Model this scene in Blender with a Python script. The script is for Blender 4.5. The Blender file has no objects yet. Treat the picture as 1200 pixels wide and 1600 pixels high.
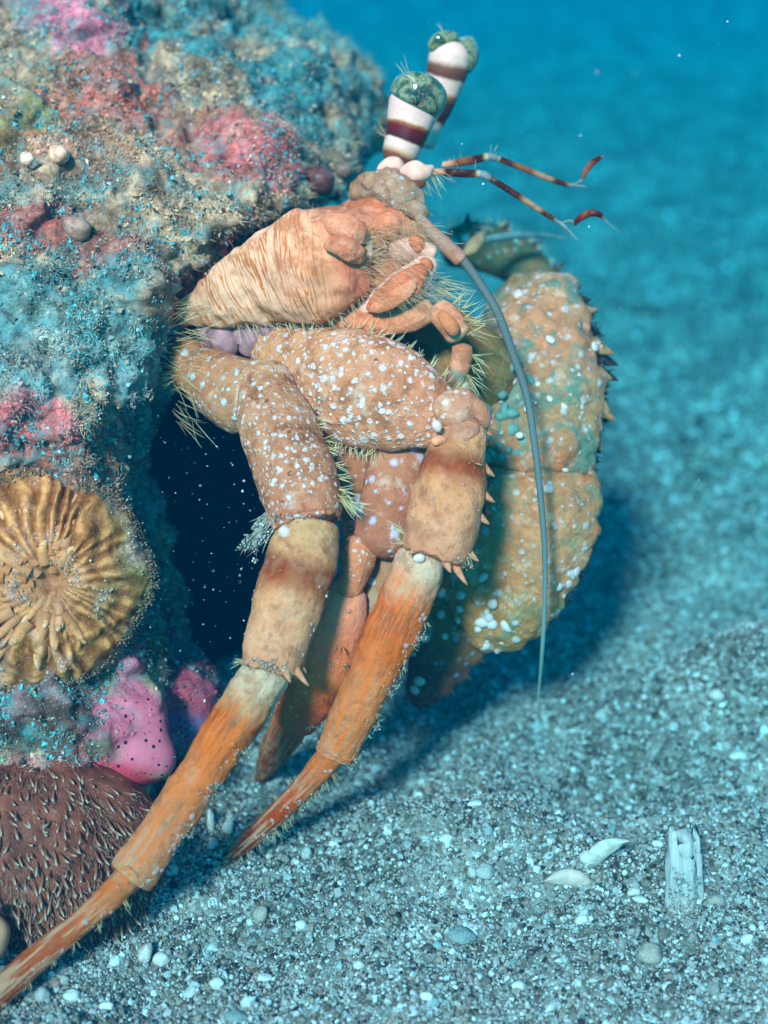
import bpy, math, random
import numpy as np
from mathutils import Vector, Matrix, Quaternion
random.seed(7); rng = np.random.default_rng(7)
R = math.radians
SC = bpy.context.scene
COL = SC.collection
# the scene is modelled in centimetres
SC.unit_settings.system = 'METRIC'; SC.unit_settings.scale_length = 0.01; SC.unit_settings.length_unit = 'CENTIMETERS'

# ------------------------------------------------------------------ camera
CAM_H, PITCH, TH = 18.9, R(25), 0.3346
cam_d = bpy.data.cameras.new('camera'); cam = bpy.data.objects.new('camera', cam_d); COL.objects.link(cam)
cam.location = (0, 0, CAM_H); cam.rotation_euler = (R(90) - PITCH, 0, 0)
cam_d.sensor_fit = 'VERTICAL'; cam_d.sensor_height = 24; cam_d.lens = 12 / TH
cam_d.clip_start = 0.5; cam_d.clip_end = 5000
cam_d.dof.use_dof = True; cam_d.dof.focus_distance = 28.2; cam_d.dof.aperture_fstop = 0.075
SC.camera = cam
# ------------------------------------------------------------------ world, sun, exposure
SUN_EL, SUN_AZ = R(39), R(198)
w = bpy.data.worlds.new('World'); SC.world = w; w.use_nodes = True
wn = w.node_tree; bg = wn.nodes['Background']
sky = wn.nodes.new('ShaderNodeTexSky'); sky.sky_type = 'NISHITA'; sky.sun_disc = False
sky.sun_elevation = SUN_EL; sky.sun_rotation = SUN_AZ
tint = wn.nodes.new('ShaderNodeMix'); tint.data_type = 'RGBA'; tint.blend_type = 'MULTIPLY'; tint.inputs[0].default_value = 1
wn.links.new(sky.outputs[0], tint.inputs[6]); tint.inputs[7].default_value = (0.002, 0.41, 0.50, 1)   # daylight filtered by the sea above
wn.links.new(tint.outputs[2], bg.inputs[0]); bg.inputs[1].default_value = 0.066
sun_d = bpy.data.lights.new('sun', 'SUN'); sun = bpy.data.objects.new('sun', sun_d); COL.objects.link(sun)
sun_d.energy = 5.0; sun_d.angle = R(8); sun_d.color = (1.0, 0.165, 0.175)
sd = Vector((math.sin(SUN_AZ) * math.cos(SUN_EL), math.cos(SUN_AZ) * math.cos(SUN_EL), math.sin(SUN_EL)))
sun.rotation_euler = sd.to_track_quat('Z', 'Y').to_euler(); sun.location = sd * 60
SC.view_settings.view_transform = 'Standard'; SC.view_settings.look = 'None'
SC.view_settings.gamma = 1; SC.view_settings.use_curve_mapping = False; SC.view_settings.exposure = 2.95
SC.render.engine = 'CYCLES'
SC.cycles.max_bounces = 6; SC.cycles.volume_bounces = 1; SC.cycles.use_denoising = True

# ------------------------------------------------------------------ helpers
CP, SP = math.cos(PITCH), math.sin(PITCH)
FWD = np.array([0, CP, -SP]); UP = np.array([0, SP, CP]); RT = np.array([1., 0, 0]); CAM = np.array([0, 0, CAM_H])
K = 800 / TH
def P(px, py, d):
    px = np.asarray(px, float); py = np.asarray(py, float); d = np.asarray(d, float)
    return CAM + d[..., None] * (FWD + ((px - 600) / K)[..., None] * RT - ((py - 800) / K)[..., None] * UP)
def proj(v):
    q = v - CAM; d = q @ FWD
    return 600 + (q @ RT) / d * K, 800 - (q @ UP) / d * K, d
def ground_depth(py): return CAM_H / (SP + CP * (py - 800) / K)

def hash3(i, j, k, s):
    h = (i * 374761393 + j * 668265263 + k * 2147483647 + s * 974634777) & 0xffffffff
    h = ((h ^ (h >> 13)) * 1274126177) & 0xffffffff
    h = ((h ^ (h >> 16)) * 2246822519) & 0xffffffff
    return ((h ^ (h >> 15)) & 0xffffff) / 0xffffff
def vnoise(p, s=0):
    i = np.floor(p).astype(np.int64); f = p - i; f = f * f * (3 - 2 * f); r = 0
    for a in (0, 1):
        for b in (0, 1):
            for c in (0, 1):
                wgt = (f[:, 0] if a else 1 - f[:, 0]) * (f[:, 1] if b else 1 - f[:, 1]) * (f[:, 2] if c else 1 - f[:, 2])
                r = r + wgt * hash3(i[:, 0] + a, i[:, 1] + b, i[:, 2] + c, s)
    return r * 2 - 1
def fbm(p, scale, octs=4, s=0, gain=0.5):
    r = 0; a = 1; q = p / scale
    for o in range(octs):
        r = r + a * vnoise(q + 31.7 * o, s + o); q = q * 2.03; a *= gain
    return r

def set_attr(me, name, arr, kind='FLOAT_COLOR'):
    a = me.attributes.new(name, kind, 'POINT')
    if kind == 'FLOAT': a.data.foreach_set('value', np.asarray(arr, np.float32).ravel())
    elif kind == 'FLOAT_VECTOR': a.data.foreach_set('vector', np.asarray(arr, np.float32).ravel())
    else:
        c = np.ones((len(arr), 4), np.float32); c[:, :3] = arr; a.data.foreach_set('color', c.ravel())
def mesh(name, v, f, smooth=True, attrs=None):
    """v (N,3); f an (M,k) array or a list of such arrays"""
    me = bpy.data.meshes.new(name); fs = f if isinstance(f, list) else [f]
    fs = [np.asarray(x, np.int32) for x in fs if len(x)]
    me.vertices.add(len(v)); me.vertices.foreach_set('co', np.asarray(v, np.float32).ravel())
    loops = np.concatenate([x.ravel() for x in fs]); sizes = np.concatenate([np.full(len(x), x.shape[1], np.int32) for x in fs])
    me.loops.add(len(loops)); me.loops.foreach_set('vertex_index', loops)
    me.polygons.add(len(sizes)); me.polygons.foreach_set('loop_start', np.concatenate([[0], np.cumsum(sizes)[:-1]]).astype(np.int32))
    me.polygons.foreach_set('loop_total', sizes); me.polygons.foreach_set('use_smooth', np.full(len(sizes), smooth))
    me.update(calc_edges=True)
    for k, (arr, kind) in (attrs or {}).items(): set_attr(me, k, arr, kind)
    me.validate()
    return me
def world_of(o):
    p = np.zeros(3)
    while o: p = p + np.array(o.location); o = o.parent
    return p
def link(name, me, mat=None, parent=None, kind=None):
    o = bpy.data.objects.new(name, me); COL.objects.link(o)
    if mat is not None and me is not None and not me.materials: me.materials.append(mat)
    if parent: o.parent = parent
    if kind: o['kind'] = kind
    return o
def make(name, v, f, mat, parent=None, kind=None, smooth=True, attrs=None):
    org = world_of(parent) if parent else np.zeros(3)
    return link(name, mesh(name, v - org, f, smooth, attrs), mat, parent, kind)
def tag(o, label, cat, group=None):
    o['label'] = label; o['category'] = cat
    if group: o['group'] = group
    return o
def empty(name, loc, label, cat, group=None):
    o = bpy.data.objects.new(name, None); COL.objects.link(o); o.location = loc; o.empty_display_size = 0.5
    return tag(o, label, cat, group)

# icosahedron / octahedron bits for grains
t_ = (1 + 5 ** .5) / 2
ICO_V = np.array([(-1,t_,0),(1,t_,0),(-1,-t_,0),(1,-t_,0),(0,-1,t_),(0,1,t_),(0,-1,-t_),(0,1,-t_),(t_,0,-1),(t_,0,1),(-t_,0,-1),(-t_,0,1)]) / math.hypot(1, t_)
ICO_F = np.array([(0,11,5),(0,5,1),(0,1,7),(0,7,10),(0,10,11),(1,5,9),(5,11,4),(11,10,2),(10,7,6),(7,1,8),(3,9,4),(3,4,2),(3,2,6),(3,6,8),(3,8,9),(4,9,5),(2,4,11),(6,2,10),(8,6,7),(9,8,1)])
OCT_V = np.array([(1,0,0),(-1,0,0),(0,1,0),(0,-1,0),(0,0,1),(0,0,-1)], float)
OCT_F = np.array([(0,2,4),(2,1,4),(1,3,4),(3,0,4),(2,0,5),(1,2,5),(3,1,5),(0,3,5)])
def rot_rand(n):
    q = rng.normal(size=(n, 4)); q /= np.linalg.norm(q, axis=1)[:, None]; a, b, c, d = q.T
    return np.stack([np.stack([1-2*(c*c+d*d), 2*(b*c-a*d), 2*(b*d+a*c)], -1), np.stack([2*(b*c+a*d), 1-2*(b*b+d*d), 2*(c*d-a*b)], -1), np.stack([2*(b*d-a*c), 2*(c*d+a*b), 1-2*(b*b+c*c)], -1)], 1)
def grains(pts, size, cols, base='ico', jit=0.28, aniso=0.45):
    """one mesh of many small irregular stones; size (n,)"""
    V, F = (ICO_V, ICO_F) if base == 'ico' else (OCT_V, OCT_F)
    n, k = len(pts), len(V)
    v = V[None] * (1 + rng.uniform(-jit, jit, (n, k, 1)))
    v = v * (1 + rng.uniform(-aniso, aniso, (n, 1, 3))) * size[:, None, None]
    v = np.einsum('nij,nkj->nki', rot_rand(n), v) + pts[:, None]
    f = (F[None] + (np.arange(n) * k)[:, None, None]).reshape(-1, 3)
    return v.reshape(-1, 3), f, np.repeat(cols, k, axis=0)
def hair_arrays(roots, dirs, lens, wid, bend=0.25, rings=4):
    n = len(roots); dirs = dirs / np.linalg.norm(dirs, axis=1)[:, None]
    a = np.cross(dirs, rng.normal(size=(n, 3))); a /= np.linalg.norm(a, axis=1)[:, None]; b = np.cross(dirs, a)
    V = []; lens = np.asarray(lens); wid = np.broadcast_to(wid, (n,))
    for r in range(rings + 1):
        t = r / rings; c = roots + dirs * (lens * t)[:, None] + a * (lens * bend * t * t)[:, None]
        rad = wid * (1 - t) ** .7 + wid * .12
        for q in range(3):
            ang = q * 2.0944; V.append(c + (a * math.cos(ang) + b * math.sin(ang)) * rad[:, None])
    V = np.stack(V, 1); m = (rings + 1) * 3
    F = []
    for r in range(rings):
        for q in range(3): F.append((r*3+q, r*3+(q+1) % 3, (r+1)*3+(q+1) % 3, (r+1)*3+q))
    F = np.array(F)
    f = (F[None] + (np.arange(n) * m)[:, None, None]).reshape(-1, 4)
    return V.reshape(-1, 3), f, np.tile(np.repeat(np.linspace(0, 1, rings + 1), 3), n)

# ------------------------------------------------------------------ materials
class NT:
    def __init__(s, name):
        s.m = bpy.data.materials.new(name); s.m.use_nodes = True; s.t = s.m.node_tree; s.p = s.t.nodes['Principled BSDF']
        s.p.inputs['Specular IOR Level'].default_value = 0.3
    def n(s, typ, **kw):
        x = s.t.nodes.new(typ)
        for k, v in kw.items(): setattr(x, k, v)
        return x
    def put(s, sock, v):
        if isinstance(v, bpy.types.NodeSocket): s.t.links.new(v, sock)
        elif isinstance(v, (tuple, list)): sock.default_value = tuple(v) + ((1,) if len(v) == 3 and sock.type == 'RGBA' else ())
        else: sock.default_value = v
    def math(s, op, a, b=None, c=None, clamp=False):
        x = s.n('ShaderNodeMath', operation=op, use_clamp=clamp); s.put(x.inputs[0], a)
        if b is not None: s.put(x.inputs[1], b)
        if c is not None: s.put(x.inputs[2], c)
        return x.outputs[0]
    def mix(s, f, a, b, mode='MIX'):
        x = s.n('ShaderNodeMix', data_type='RGBA', blend_type=mode); s.put(x.inputs[0], f); s.put(x.inputs[6], a); s.put(x.inputs[7], b)
        return x.outputs[2]
    def attr(s, name, out='Color'): return s.n('ShaderNodeAttribute', attribute_name=name).outputs[out]
    def obj(s): return s.n('ShaderNodeTexCoord').outputs['Object']
    def scale(s, v, sc):
        x = s.n('ShaderNodeMapping'); s.put(x.inputs[0], v); x.inputs['Scale'].default_value = sc; return x.outputs[0]
    def noise(s, v, scale, detail=3, rough=.55, dist=0):
        x = s.n('ShaderNodeTexNoise'); s.put(x.inputs['Vector'], v); x.inputs['Scale'].default_value = scale
        x.inputs['Detail'].default_value = detail; x.inputs['Roughness'].default_value = rough; x.inputs['Distortion'].default_value = dist
        return x.outputs[0]
    def voro(s, v, scale, rand=1, feature='F1'):
        x = s.n('ShaderNodeTexVoronoi', feature=feature); s.put(x.inputs['Vector'], v); x.inputs['Scale'].default_value = scale
        x.inputs['Randomness'].default_value = rand; return x
    def step(s, v, lo, hi, a=0, b=1):
        x = s.n('ShaderNodeMapRange', interpolation_type='SMOOTHSTEP'); s.put(x.inputs[0], v); s.put(x.inputs[1], lo); s.put(x.inputs[2], hi)
        x.inputs[3].default_value = a; x.inputs[4].default_value = b; return x.outputs[0]
    def ramp(s, v, stops, interp='LINEAR'):
        x = s.n('ShaderNodeValToRGB'); s.put(x.inputs[0], v); e = x.color_ramp.elements; x.color_ramp.interpolation = interp
        while len(e) < len(stops): e.new(0.5)
        for i, (p, c) in enumerate(stops): e[i].position = p; e[i].color = tuple(c) + (1,)
        return x.outputs[0]
    def bump(s, h, strength=.5, dist=.05, normal=None):
        x = s.n('ShaderNodeBump'); x.inputs['Strength'].default_value = strength; x.inputs['Distance'].default_value = dist
        s.put(x.inputs['Height'], h)
        if normal: s.put(x.inputs['Normal'], normal)
        return x.outputs[0]
    def out(s, col=None, rough=.6, nrm=None, spec=None, sss=0, trans=0, alpha=None):
        if col is not None: s.put(s.p.inputs['Base Color'], col)
        s.put(s.p.inputs['Roughness'], rough)
        if nrm is not None: s.put(s.p.inputs['Normal'], nrm)
        s.p.inputs['Specular IOR Level'].default_value = .06 if spec is None or spec < .5 else spec * .6   # surfaces under water reflect little
        if sss: s.p.inputs['Subsurface Weight'].default_value = sss; s.p.inputs['Subsurface Radius'].default_value = (1, .4, .25); s.p.inputs['Subsurface Scale'].default_value = .12
        if trans: s.p.inputs['Transmission Weight'].default_value = trans
        return s.m

def plain(name, col, rough=.6, var=.25, scale=4, sss=0, bump=.3, trans=0, spec=.3):
    t = NT(name); o = t.obj(); nz = t.noise(o, scale, 5)
    c = t.mix(t.step(nz, .3, .7), tuple(x * (1 - var) for x in col), tuple(min(1, x * (1 + var)) for x in col))
    return t.out(c, rough, t.bump(t.noise(o, scale * 3, 4), bump, .03), spec, sss, trans)

def crust(name, stops, wob=.08, streak=0, streak_col=(.5, .2, .08), spots=None, spots_col=(.72, .56, .47), specks=0, blotch=((.34, .11, .04), .55),
          rough=.5, bump=.5, mottle=.25, streak_f=(1.2, 9), sss=.0, ridge=0):
    """crab armour: colour bands along the piece, lengthwise streaks, pale tubercles, brown specks"""
    t = NT(name); o = t.obj(); u = t.attr('lu', 'Fac'); lc = t.attr('lc', 'Vector')
    nz = t.noise(o, 1.6, 4, .6)
    uu = t.math('ADD', u, t.math('MULTIPLY', t.math('SUBTRACT', nz, .5), wob * 2.2))
    c = t.mix(1, t.ramp(uu, stops), (1.06, .66, .45), 'MULTIPLY')
    m2 = t.noise(o, 3.2, 7, .7)
    c = t.mix(t.step(m2, .25, .75), t.mix(1.0, c, (1 - mottle * .75, 1 - mottle, 1 - mottle * 1.15), 'MULTIPLY'), c)
    h = t.math('ADD', t.math('MULTIPLY', t.noise(o, 13, 6, .7), .9), t.math('MULTIPLY', m2, 1.2))
    fr = t.noise(o, 34, 3, .7); c = t.mix(t.math('MULTIPLY', t.step(fr, .55, .72), .35), c, t.mix(1, c, (.45, .36, .32), 'MULTIPLY'))
    pit = t.voro(o, 13); pk_ = t.math('LESS_THAN', pit.outputs['Distance'], t.math('MULTIPLY', pit.outputs['Color'], .16)); c = t.mix(t.math('MULTIPLY', pk_, .55), c, (.22, .09, .05))
    c = t.mix(t.math('MULTIPLY', t.step(t.noise(o, 1.5, 7, .68, .6), .48, .62), blotch[1] * 1.15), c, blotch[0])
    c = t.mix(t.math('MULTIPLY', t.step(t.noise(o, 4.4, 6, .7, .4), .53, .66), .5), c, tuple(x * .8 for x in blotch[0]))
    c = t.mix(t.math('MULTIPLY', t.step(t.noise(o, 2.3, 5, .65), .54, .68), .35 if spots else .12), c, (.86, .62, .44))
    if streak:
        sv = t.scale(lc, (streak_f[0], streak_f[1], streak_f[1])); s1 = t.noise(sv, 1, 5, .62, .3)
        f = t.math('MULTIPLY', t.math('MULTIPLY', t.step(s1, .45, .56), t.step(uu, .04, .28)), streak)
        c = t.mix(f, c, streak_col); h = t.math('ADD', h, t.math('MULTIPLY', s1, .5))
    if specks:
        v2 = t.voro(o, 3.2); thr = t.math('MULTIPLY', v2.outputs['Color'], .18)
        k = t.math('LESS_THAN', v2.outputs['Distance'], thr)
        c = t.mix(t.math('MULTIPLY', k, specks), c, (.20, .065, .02))
    if spots:
        sc, size = spots
        for q, (sc_, sz_) in enumerate(((sc, size), (sc * 1.7, size * .85))):
            ov = t.scale(o, (1, 1, 1)); 
            if q: ov = t.n('ShaderNodeVectorMath', operation='ADD'); t.put(ov.inputs[0], o); ov.inputs[1].default_value = (3.3, 7.1, 2.2); ov = ov.outputs[0]
            ww = t.n('ShaderNodeVectorMath', operation='MULTIPLY_ADD')
            nzc = t.n('ShaderNodeTexNoise'); t.put(nzc.inputs['Vector'], ov); nzc.inputs['Scale'].default_value = sc_ * 1.6
            t.put(ww.inputs[0], nzc.outputs['Color']); ww.inputs[1].default_value = (.10, .10, .10); t.put(ww.inputs[2], ov)
            v1 = t.voro(ww.outputs[0], sc_)
            sep = t.n('ShaderNodeSeparateColor'); t.put(sep.inputs[0], v1.outputs['Color'])
            rad = t.math('MULTIPLY', t.math('POWER', sep.outputs[0], .45), sz_)
            k = t.step(t.math('SUBTRACT', rad, v1.outputs['Distance']), -.05, .17)
            c = t.mix(t.math('MULTIPLY', k, .88), c, spots_col); h = t.math('ADD', h, t.math('MULTIPLY', k, .45))
    r_ = t.step(t.noise(o, 9, 2), .3, .7, rough - .1, rough + .15)
    return t.out(c, r_, t.bump(h, min(1, bump * 1.5), .07), .35, sss)

# ------------------------------------------------------------------ haze: the sea water round everything
hz = NT('sea_water_body'); hz.t.nodes.remove(hz.p)
pv = hz.n('ShaderNodeVolumePrincipled'); pv.inputs['Color'].default_value = (0.0, .0105, .022, 1); pv.inputs['Absorption Color'].default_value = (0, .90, .985, 1); pv.inputs['Density'].default_value = .045
pv.inputs['Anisotropy'].default_value = 0.0
hz.t.links.new(pv.outputs[0], hz.t.nodes['Material Output'].inputs['Volume'])
bx = np.array([(x, y, z) for x in (-380, 380) for y in (-60, 640) for z in (-4, 21)], float)
make('haze', bx, np.array([(0,1,3,2),(4,6,7,5),(0,4,5,1),(2,3,7,6),(0,2,6,4),(1,5,7,3)]), hz.m, kind='stuff', smooth=False)

# ------------------------------------------------------------------ sand floor
def gh(x, y):
    """height of the sand"""
    p = np.stack([x, y, np.zeros_like(x)], -1).reshape(-1, 3)
    h = .34 * fbm(p, 6, 2, 3) + .30 * fbm(p * np.array((1, 1.4, 1)), 2.2, 3, 9) + .09 * fbm(p, .6, 3, 21)
    h = h.reshape(x.shape)
    def g(px, py, rx, ry, a):
        c = P(px, py, ground_depth(py)); return a * np.exp(-((x - c[0]) / rx) ** 2 - ((y - c[1]) / ry) ** 2)
    h = h + g(1200, 1120, 2.6, 1.7, 2.3) + g(740, 1350, 2.2, 1.2, .8) - g(1020, 1200, 2.4, 1.6, .45) - g(700, 1120, 3, 2, .3) + g(300, 1330, 1.6, 1.2, .25)
    return h + .6 * np.clip((y - 60) / 200, 0, 1) * fbm(p, 30, 2, 5).reshape(x.shape) * 1.5
def axis(lo, hi, st, a, b, gr=1.12):
    c = list(np.arange(lo, hi, st)); s = st
    while c[-1] < b: s *= gr; c.append(c[-1] + s)
    s = st
    while c[0] > a: s *= gr; c.insert(0, c[0] - s)
    return np.array(c)
ax, ay = axis(-13, 20, .11, -360, 360), axis(17, 52, .11, -50, 600)
X, Y = np.meshgrid(ax, ay); Z = gh(X, Y)
nx, ny = len(ax), len(ay)
idx = np.arange(nx * ny).reshape(ny, nx)
GF = np.stack([idx[:-1, :-1], idx[:-1, 1:], idx[1:, 1:], idx[1:, :-1]], -1).reshape(-1, 4)
ts = NT('sand'); o = ts.obj()
v = ts.voro(o, 9); sep = ts.n('ShaderNodeSeparateColor'); ts.put(sep.inputs[0], v.outputs['Color'])
c = ts.ramp(sep.outputs[0], [(0, (.08, .055, .045)), (.3, (.24, .165, .13)), (.6, (.34, .25, .20)), (.88, (.46, .35, .30)), (.94, (.75, .62, .56))])
v3 = ts.voro(o, 2.2); sep3 = ts.n('ShaderNodeSeparateColor'); ts.put(sep3.inputs[0], v3.outputs['Color'])
fl = ts.math('MULTIPLY', ts.math('LESS_THAN', v3.outputs['Distance'], .22), ts.math('GREATER_THAN', sep3.outputs[0], .7))
c = ts.mix(fl, c, (.75, .72, .65))
big = ts.noise(o, .35, 5, .6); c = ts.mix(ts.step(big, .38, .66), ts.mix(1, c, (.50, .52, .52), 'MULTIPLY'), c)
hgt = ts.math('ADD', ts.math('MULTIPLY', v.outputs['Distance'], -.8), ts.noise(o, 20, 3))
make('sand', np.stack([X, Y, Z], -1).reshape(-1, 3), GF, ts.out(c, .85, ts.bump(hgt, .8, .06), .2), kind='structure')

tg = NT('sand_grain'); ga = tg.attr('Col'); sand_grain = tg.out(tg.mix(tg.step(tg.noise(tg.obj(), 25, 3), .3, .7), tg.mix(1, ga, (.7, .7, .7), 'MULTIPLY'), ga), .6, None, .35)
PAL = np.array([(.46, .36, .30), (.38, .27, .21), (.58, .48, .42), (.20, .14, .11), (.66, .58, .54), (.07, .05, .05), (.52, .30, .24), (.80, .74, .70), (.9, .88, .86), (.36, .42, .40)])
def grain_cols(n, pr=(.22, .14, .20, .07, .16, .04, .06, .07, .05, .05)):
    c = PAL[rng.choice(len(PAL), n, p=np.array(pr) / sum(pr))] * np.array((.86, .80, .78)); return np.clip(c * rng.uniform(.75, 1.2, (n, 1)), 0, .95)
def scatter(n, ylo, yhi, power=1.6):
    yy = ylo + (yhi - ylo) * rng.random(n) ** power
    half = (yy * CP + CAM_H * SP) * .275; xx = rng.uniform(-1, 1, n) * half
    return xx, yy
xx, yy = scatter(44000, 18.2, 44); s = rng.gamma(2.0, .0095, len(xx)) + .014; s = np.minimum(s, .12)
zz = gh(xx, yy) + s * rng.uniform(-.1, .55, len(xx))
a1 = grains(np.stack([xx, yy, zz], -1), s, grain_cols(len(xx)))
make('sand_grains', a1[0], a1[1], sand_grain, kind='stuff', smooth=False, attrs={'Col': (a1[2], 'FLOAT_COLOR')})
xx, yy = scatter(84000, 18.2, 44); s = rng.gamma(2.0, .006, len(xx)) + .010; s = np.minimum(s, .05)
zz = gh(xx, yy) + s * rng.uniform(0, .8, len(xx))
a1 = grains(np.stack([xx, yy, zz], -1), s, grain_cols(len(xx), (.20, .14, .2, .12, .16, .10, .05, .10, .08, .04)), 'oct')
make('sand_grains', a1[0], a1[1], sand_grain, kind='stuff', smooth=False, attrs={'Col': (a1[2], 'FLOAT_COLOR')})
xx, yy = scatter(24000, 40, 130, 1.5); s = rng.gamma(2.0, .022, len(xx)) + .02; s = np.minimum(s, .16)
zz = gh(xx, yy) + s * .3
a1 = grains(np.stack([xx, yy, zz], -1), s, grain_cols(len(xx), (.16, .1, .16, .16, .12, .1, .02, .08, .08, .02)), 'oct')
make('sand_grains', a1[0], a1[1], sand_grain, kind='stuff', smooth=False, attrs={'Col': (a1[2], 'FLOAT_COLOR')})

# ------------------------------------------------------------------ loft: tapered armour pieces
def catmull(A, t):
    n = len(A); A = np.vstack([2 * A[0] - A[1], A, 2 * A[-1] - A[-2]]); x = np.clip(t, 0, 1) * (n - 1)
    i = np.minimum(np.floor(x).astype(int), n - 2); f = (x - i)[:, None]; p0, p1, p2, p3 = A[i], A[i+1], A[i+2], A[i+3]
    return .5 * (2*p1 + (p2-p0)*f + (2*p0-5*p1+4*p2-p3)*f*f + (3*p1-p0-3*p2+p3)*f**3)
class Loft:
    def __init__(s, st, e0=.3, e1=.3, thick=.85, nu=110, nv=56, noise=(.03, .6), fine=.006, seed=0, sq=1.0, ribs=None):
        st = [tuple(x) + ((x[3] * thick,) if len(x) == 4 else ()) for x in st]
        A = np.array(st, float); C = P(A[:, 0], A[:, 1], A[:, 2]); r = A[:, 3:5] * A[:, 2:3] / K
        D = np.hstack([C, r])
        tt = np.linspace(0, 1, 400); q = catmull(D, tt); L = np.concatenate([[0], np.cumsum(np.linalg.norm(np.diff(q[:, :3], axis=0), axis=1))])
        s.len = L[-1]
        a = np.linspace(0, 1, nu); a = a - .08 * np.sin(2 * np.pi * a) / (2 * np.pi) * 6   # denser at the ends
        pos = a * L[-1]; tu = np.interp(pos, L, tt); q = catmull(D, tu)
        C, r = q[:, :3], np.maximum(q[:, 3:5], .002)
        if e0: r = r * np.sqrt(np.clip(1 - (1 - np.clip(pos / e0, 0, 1)) ** 2, 1e-4, 1))[:, None]
        if e1: r = r * np.sqrt(np.clip(1 - (1 - np.clip((L[-1] - pos) / e1, 0, 1)) ** 2, 1e-4, 1))[:, None]
        T = np.gradient(C, axis=0); T /= np.linalg.norm(T, axis=1)[:, None]
        V = CAM - C; V /= np.linalg.norm(V, axis=1)[:, None]
        S = -np.cross(T, V); S /= np.linalg.norm(S, axis=1)[:, None]; N = -np.cross(S, T)
        s.C, s.T, s.S, s.N, s.r, s.pos = C, T, S, N, r, pos / L[-1]
        th = np.arange(nv) * 2 * np.pi / nv; c, sn = np.cos(th), np.sin(th)
        if sq != 1: c, sn = np.sign(c) * abs(c) ** sq, np.sign(sn) * abs(sn) ** sq
        v = C[:, None] + (S[:, None] * (c[None, :, None] * r[:, None, :1])) + (N[:, None] * (sn[None, :, None] * r[:, None, 1:2]))
        nr = S[:, None] * c[None, :, None] + N[:, None] * sn[None, :, None]
        v = v.reshape(-1, 3); nr = nr.reshape(-1, 3)
        damp = np.repeat(np.minimum(1, r[:, 0] / .15), nv)
        if noise: v = v + nr * (fbm(v + seed * 13.1, noise[1], 3, seed) * noise[0] * damp)[:, None]
        if fine: v = v + nr * (fbm(v, .12, 2, seed + 5) * fine * damp)[:, None]
        if ribs: v = v + nr * (ribs(np.repeat(s.pos, nv), np.tile(th, nu)) * damp)[:, None]
        i = np.arange(nu * nv).reshape(nu, nv); j = np.roll(i, -1, 1)
        f = np.stack([i[:-1], i[1:], j[1:], j[:-1]], -1).reshape(-1, 4)
        n0 = len(v); v = np.vstack([v, C[0], C[-1]])
        f2 = np.concatenate([np.stack([np.full(nv, n0), i[0], j[0]], -1), np.stack([np.full(nv, n0 + 1), j[-1], i[-1]], -1)])
        lu = np.concatenate([np.repeat(s.pos, nv), [0, 1]])
        rr = r.mean(1)
        lc = np.stack([np.repeat(pos, nv), np.tile(c, nu) * np.repeat(rr, nv), np.tile(sn, nu) * np.repeat(rr, nv)], -1)
        lc = np.vstack([lc, [0, 0, 0], [L[-1], 0, 0]])
        s.v, s.f, s.lu, s.lc = v, [f, f2], lu, lc + seed * 7.7
    def make(s, name, mat, parent, **kw):
        return make(name, s.v, s.f, mat, parent, attrs={'lu': (s.lu, 'FLOAT'), 'lc': (s.lc, 'FLOAT_VECTOR')}, **kw)
    def at(s, u, th):
        """surface point and outward normal; th 90 deg faces the camera, 0 is one silhouette edge"""
        u = np.atleast_1d(u).astype(float); th = np.atleast_1d(th).astype(float)
        I = lambda A: np.stack([np.interp(u, s.pos, A[:, k]) for k in range(A.shape[1])], -1)
        C, S, N, T, r = I(s.C), I(s.S), I(s.N), I(s.T), I(s.r); c, sn = np.cos(th)[:, None], np.sin(th)[:, None]
        p = C + S * c * r[:, :1] + N * sn * r[:, 1:2]; n = S * c / np.maximum(r[:, :1], .01) + N * sn / np.maximum(r[:, 1:2], .01)
        n /= np.linalg.norm(n, axis=1)[:, None]; return p, n, T

hair_m = NT('bristle'); hm_t = hair_m.attr('ht', 'Fac')
hair_mat = hair_m.out(hair_m.ramp(hm_t, [(0, (.36, .20, .07)), (.4, (.62, .50, .22)), (1, (.72, .74, .50))]), .4, None, .4)
hair_m2 = NT('orange_bristle'); hm_t = hair_m2.attr('ht', 'Fac')
hair_mat2 = hair_m2.out(hair_m2.ramp(hm_t, [(0, (.50, .20, .09)), (.5, (.72, .42, .20)), (1, (.80, .65, .42))]), .4, None, .4)
def bristles(parent, roots, dirs, lens, wid=.011, bend=.2, mat=None, name='bristles'):
    wid = wid * rng.uniform(.45, .95, len(roots)); v, f, t = hair_arrays(np.asarray(roots), np.asarray(dirs), lens, wid, bend)
    return make(name, v, f, mat or hair_mat, parent, kind='stuff', attrs={'ht': (t, 'FLOAT')})
def tufts(L, spec, spread=.5):
    """clusters of bristles: (u, theta_deg, count, length, lean along T)"""
    Rr, Dd, Ll = [], [], []
    for u, th, n, ln, lean in spec:
        n = int(n * 1.8)
        p, nn, T = L.at(np.full(n, u) + rng.normal(0, .008, n), R(th) + rng.normal(0, .12, n))
        d = nn + T * lean + rng.normal(0, spread * .6, (n, 3)); Rr.append(p - nn * .02); Dd.append(d); Ll.append(ln * rng.uniform(.45, 1.1, n))
    return np.vstack(Rr), np.vstack(Dd), np.concatenate(Ll)
def row(u0, u1, th, n, ln, lean=.3, cnt=4, jth=6):
    return [(u, th + random.uniform(-jth, jth), cnt, ln * random.uniform(.7, 1.15), lean) for u in np.linspace(u0, u1, n)]

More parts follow.
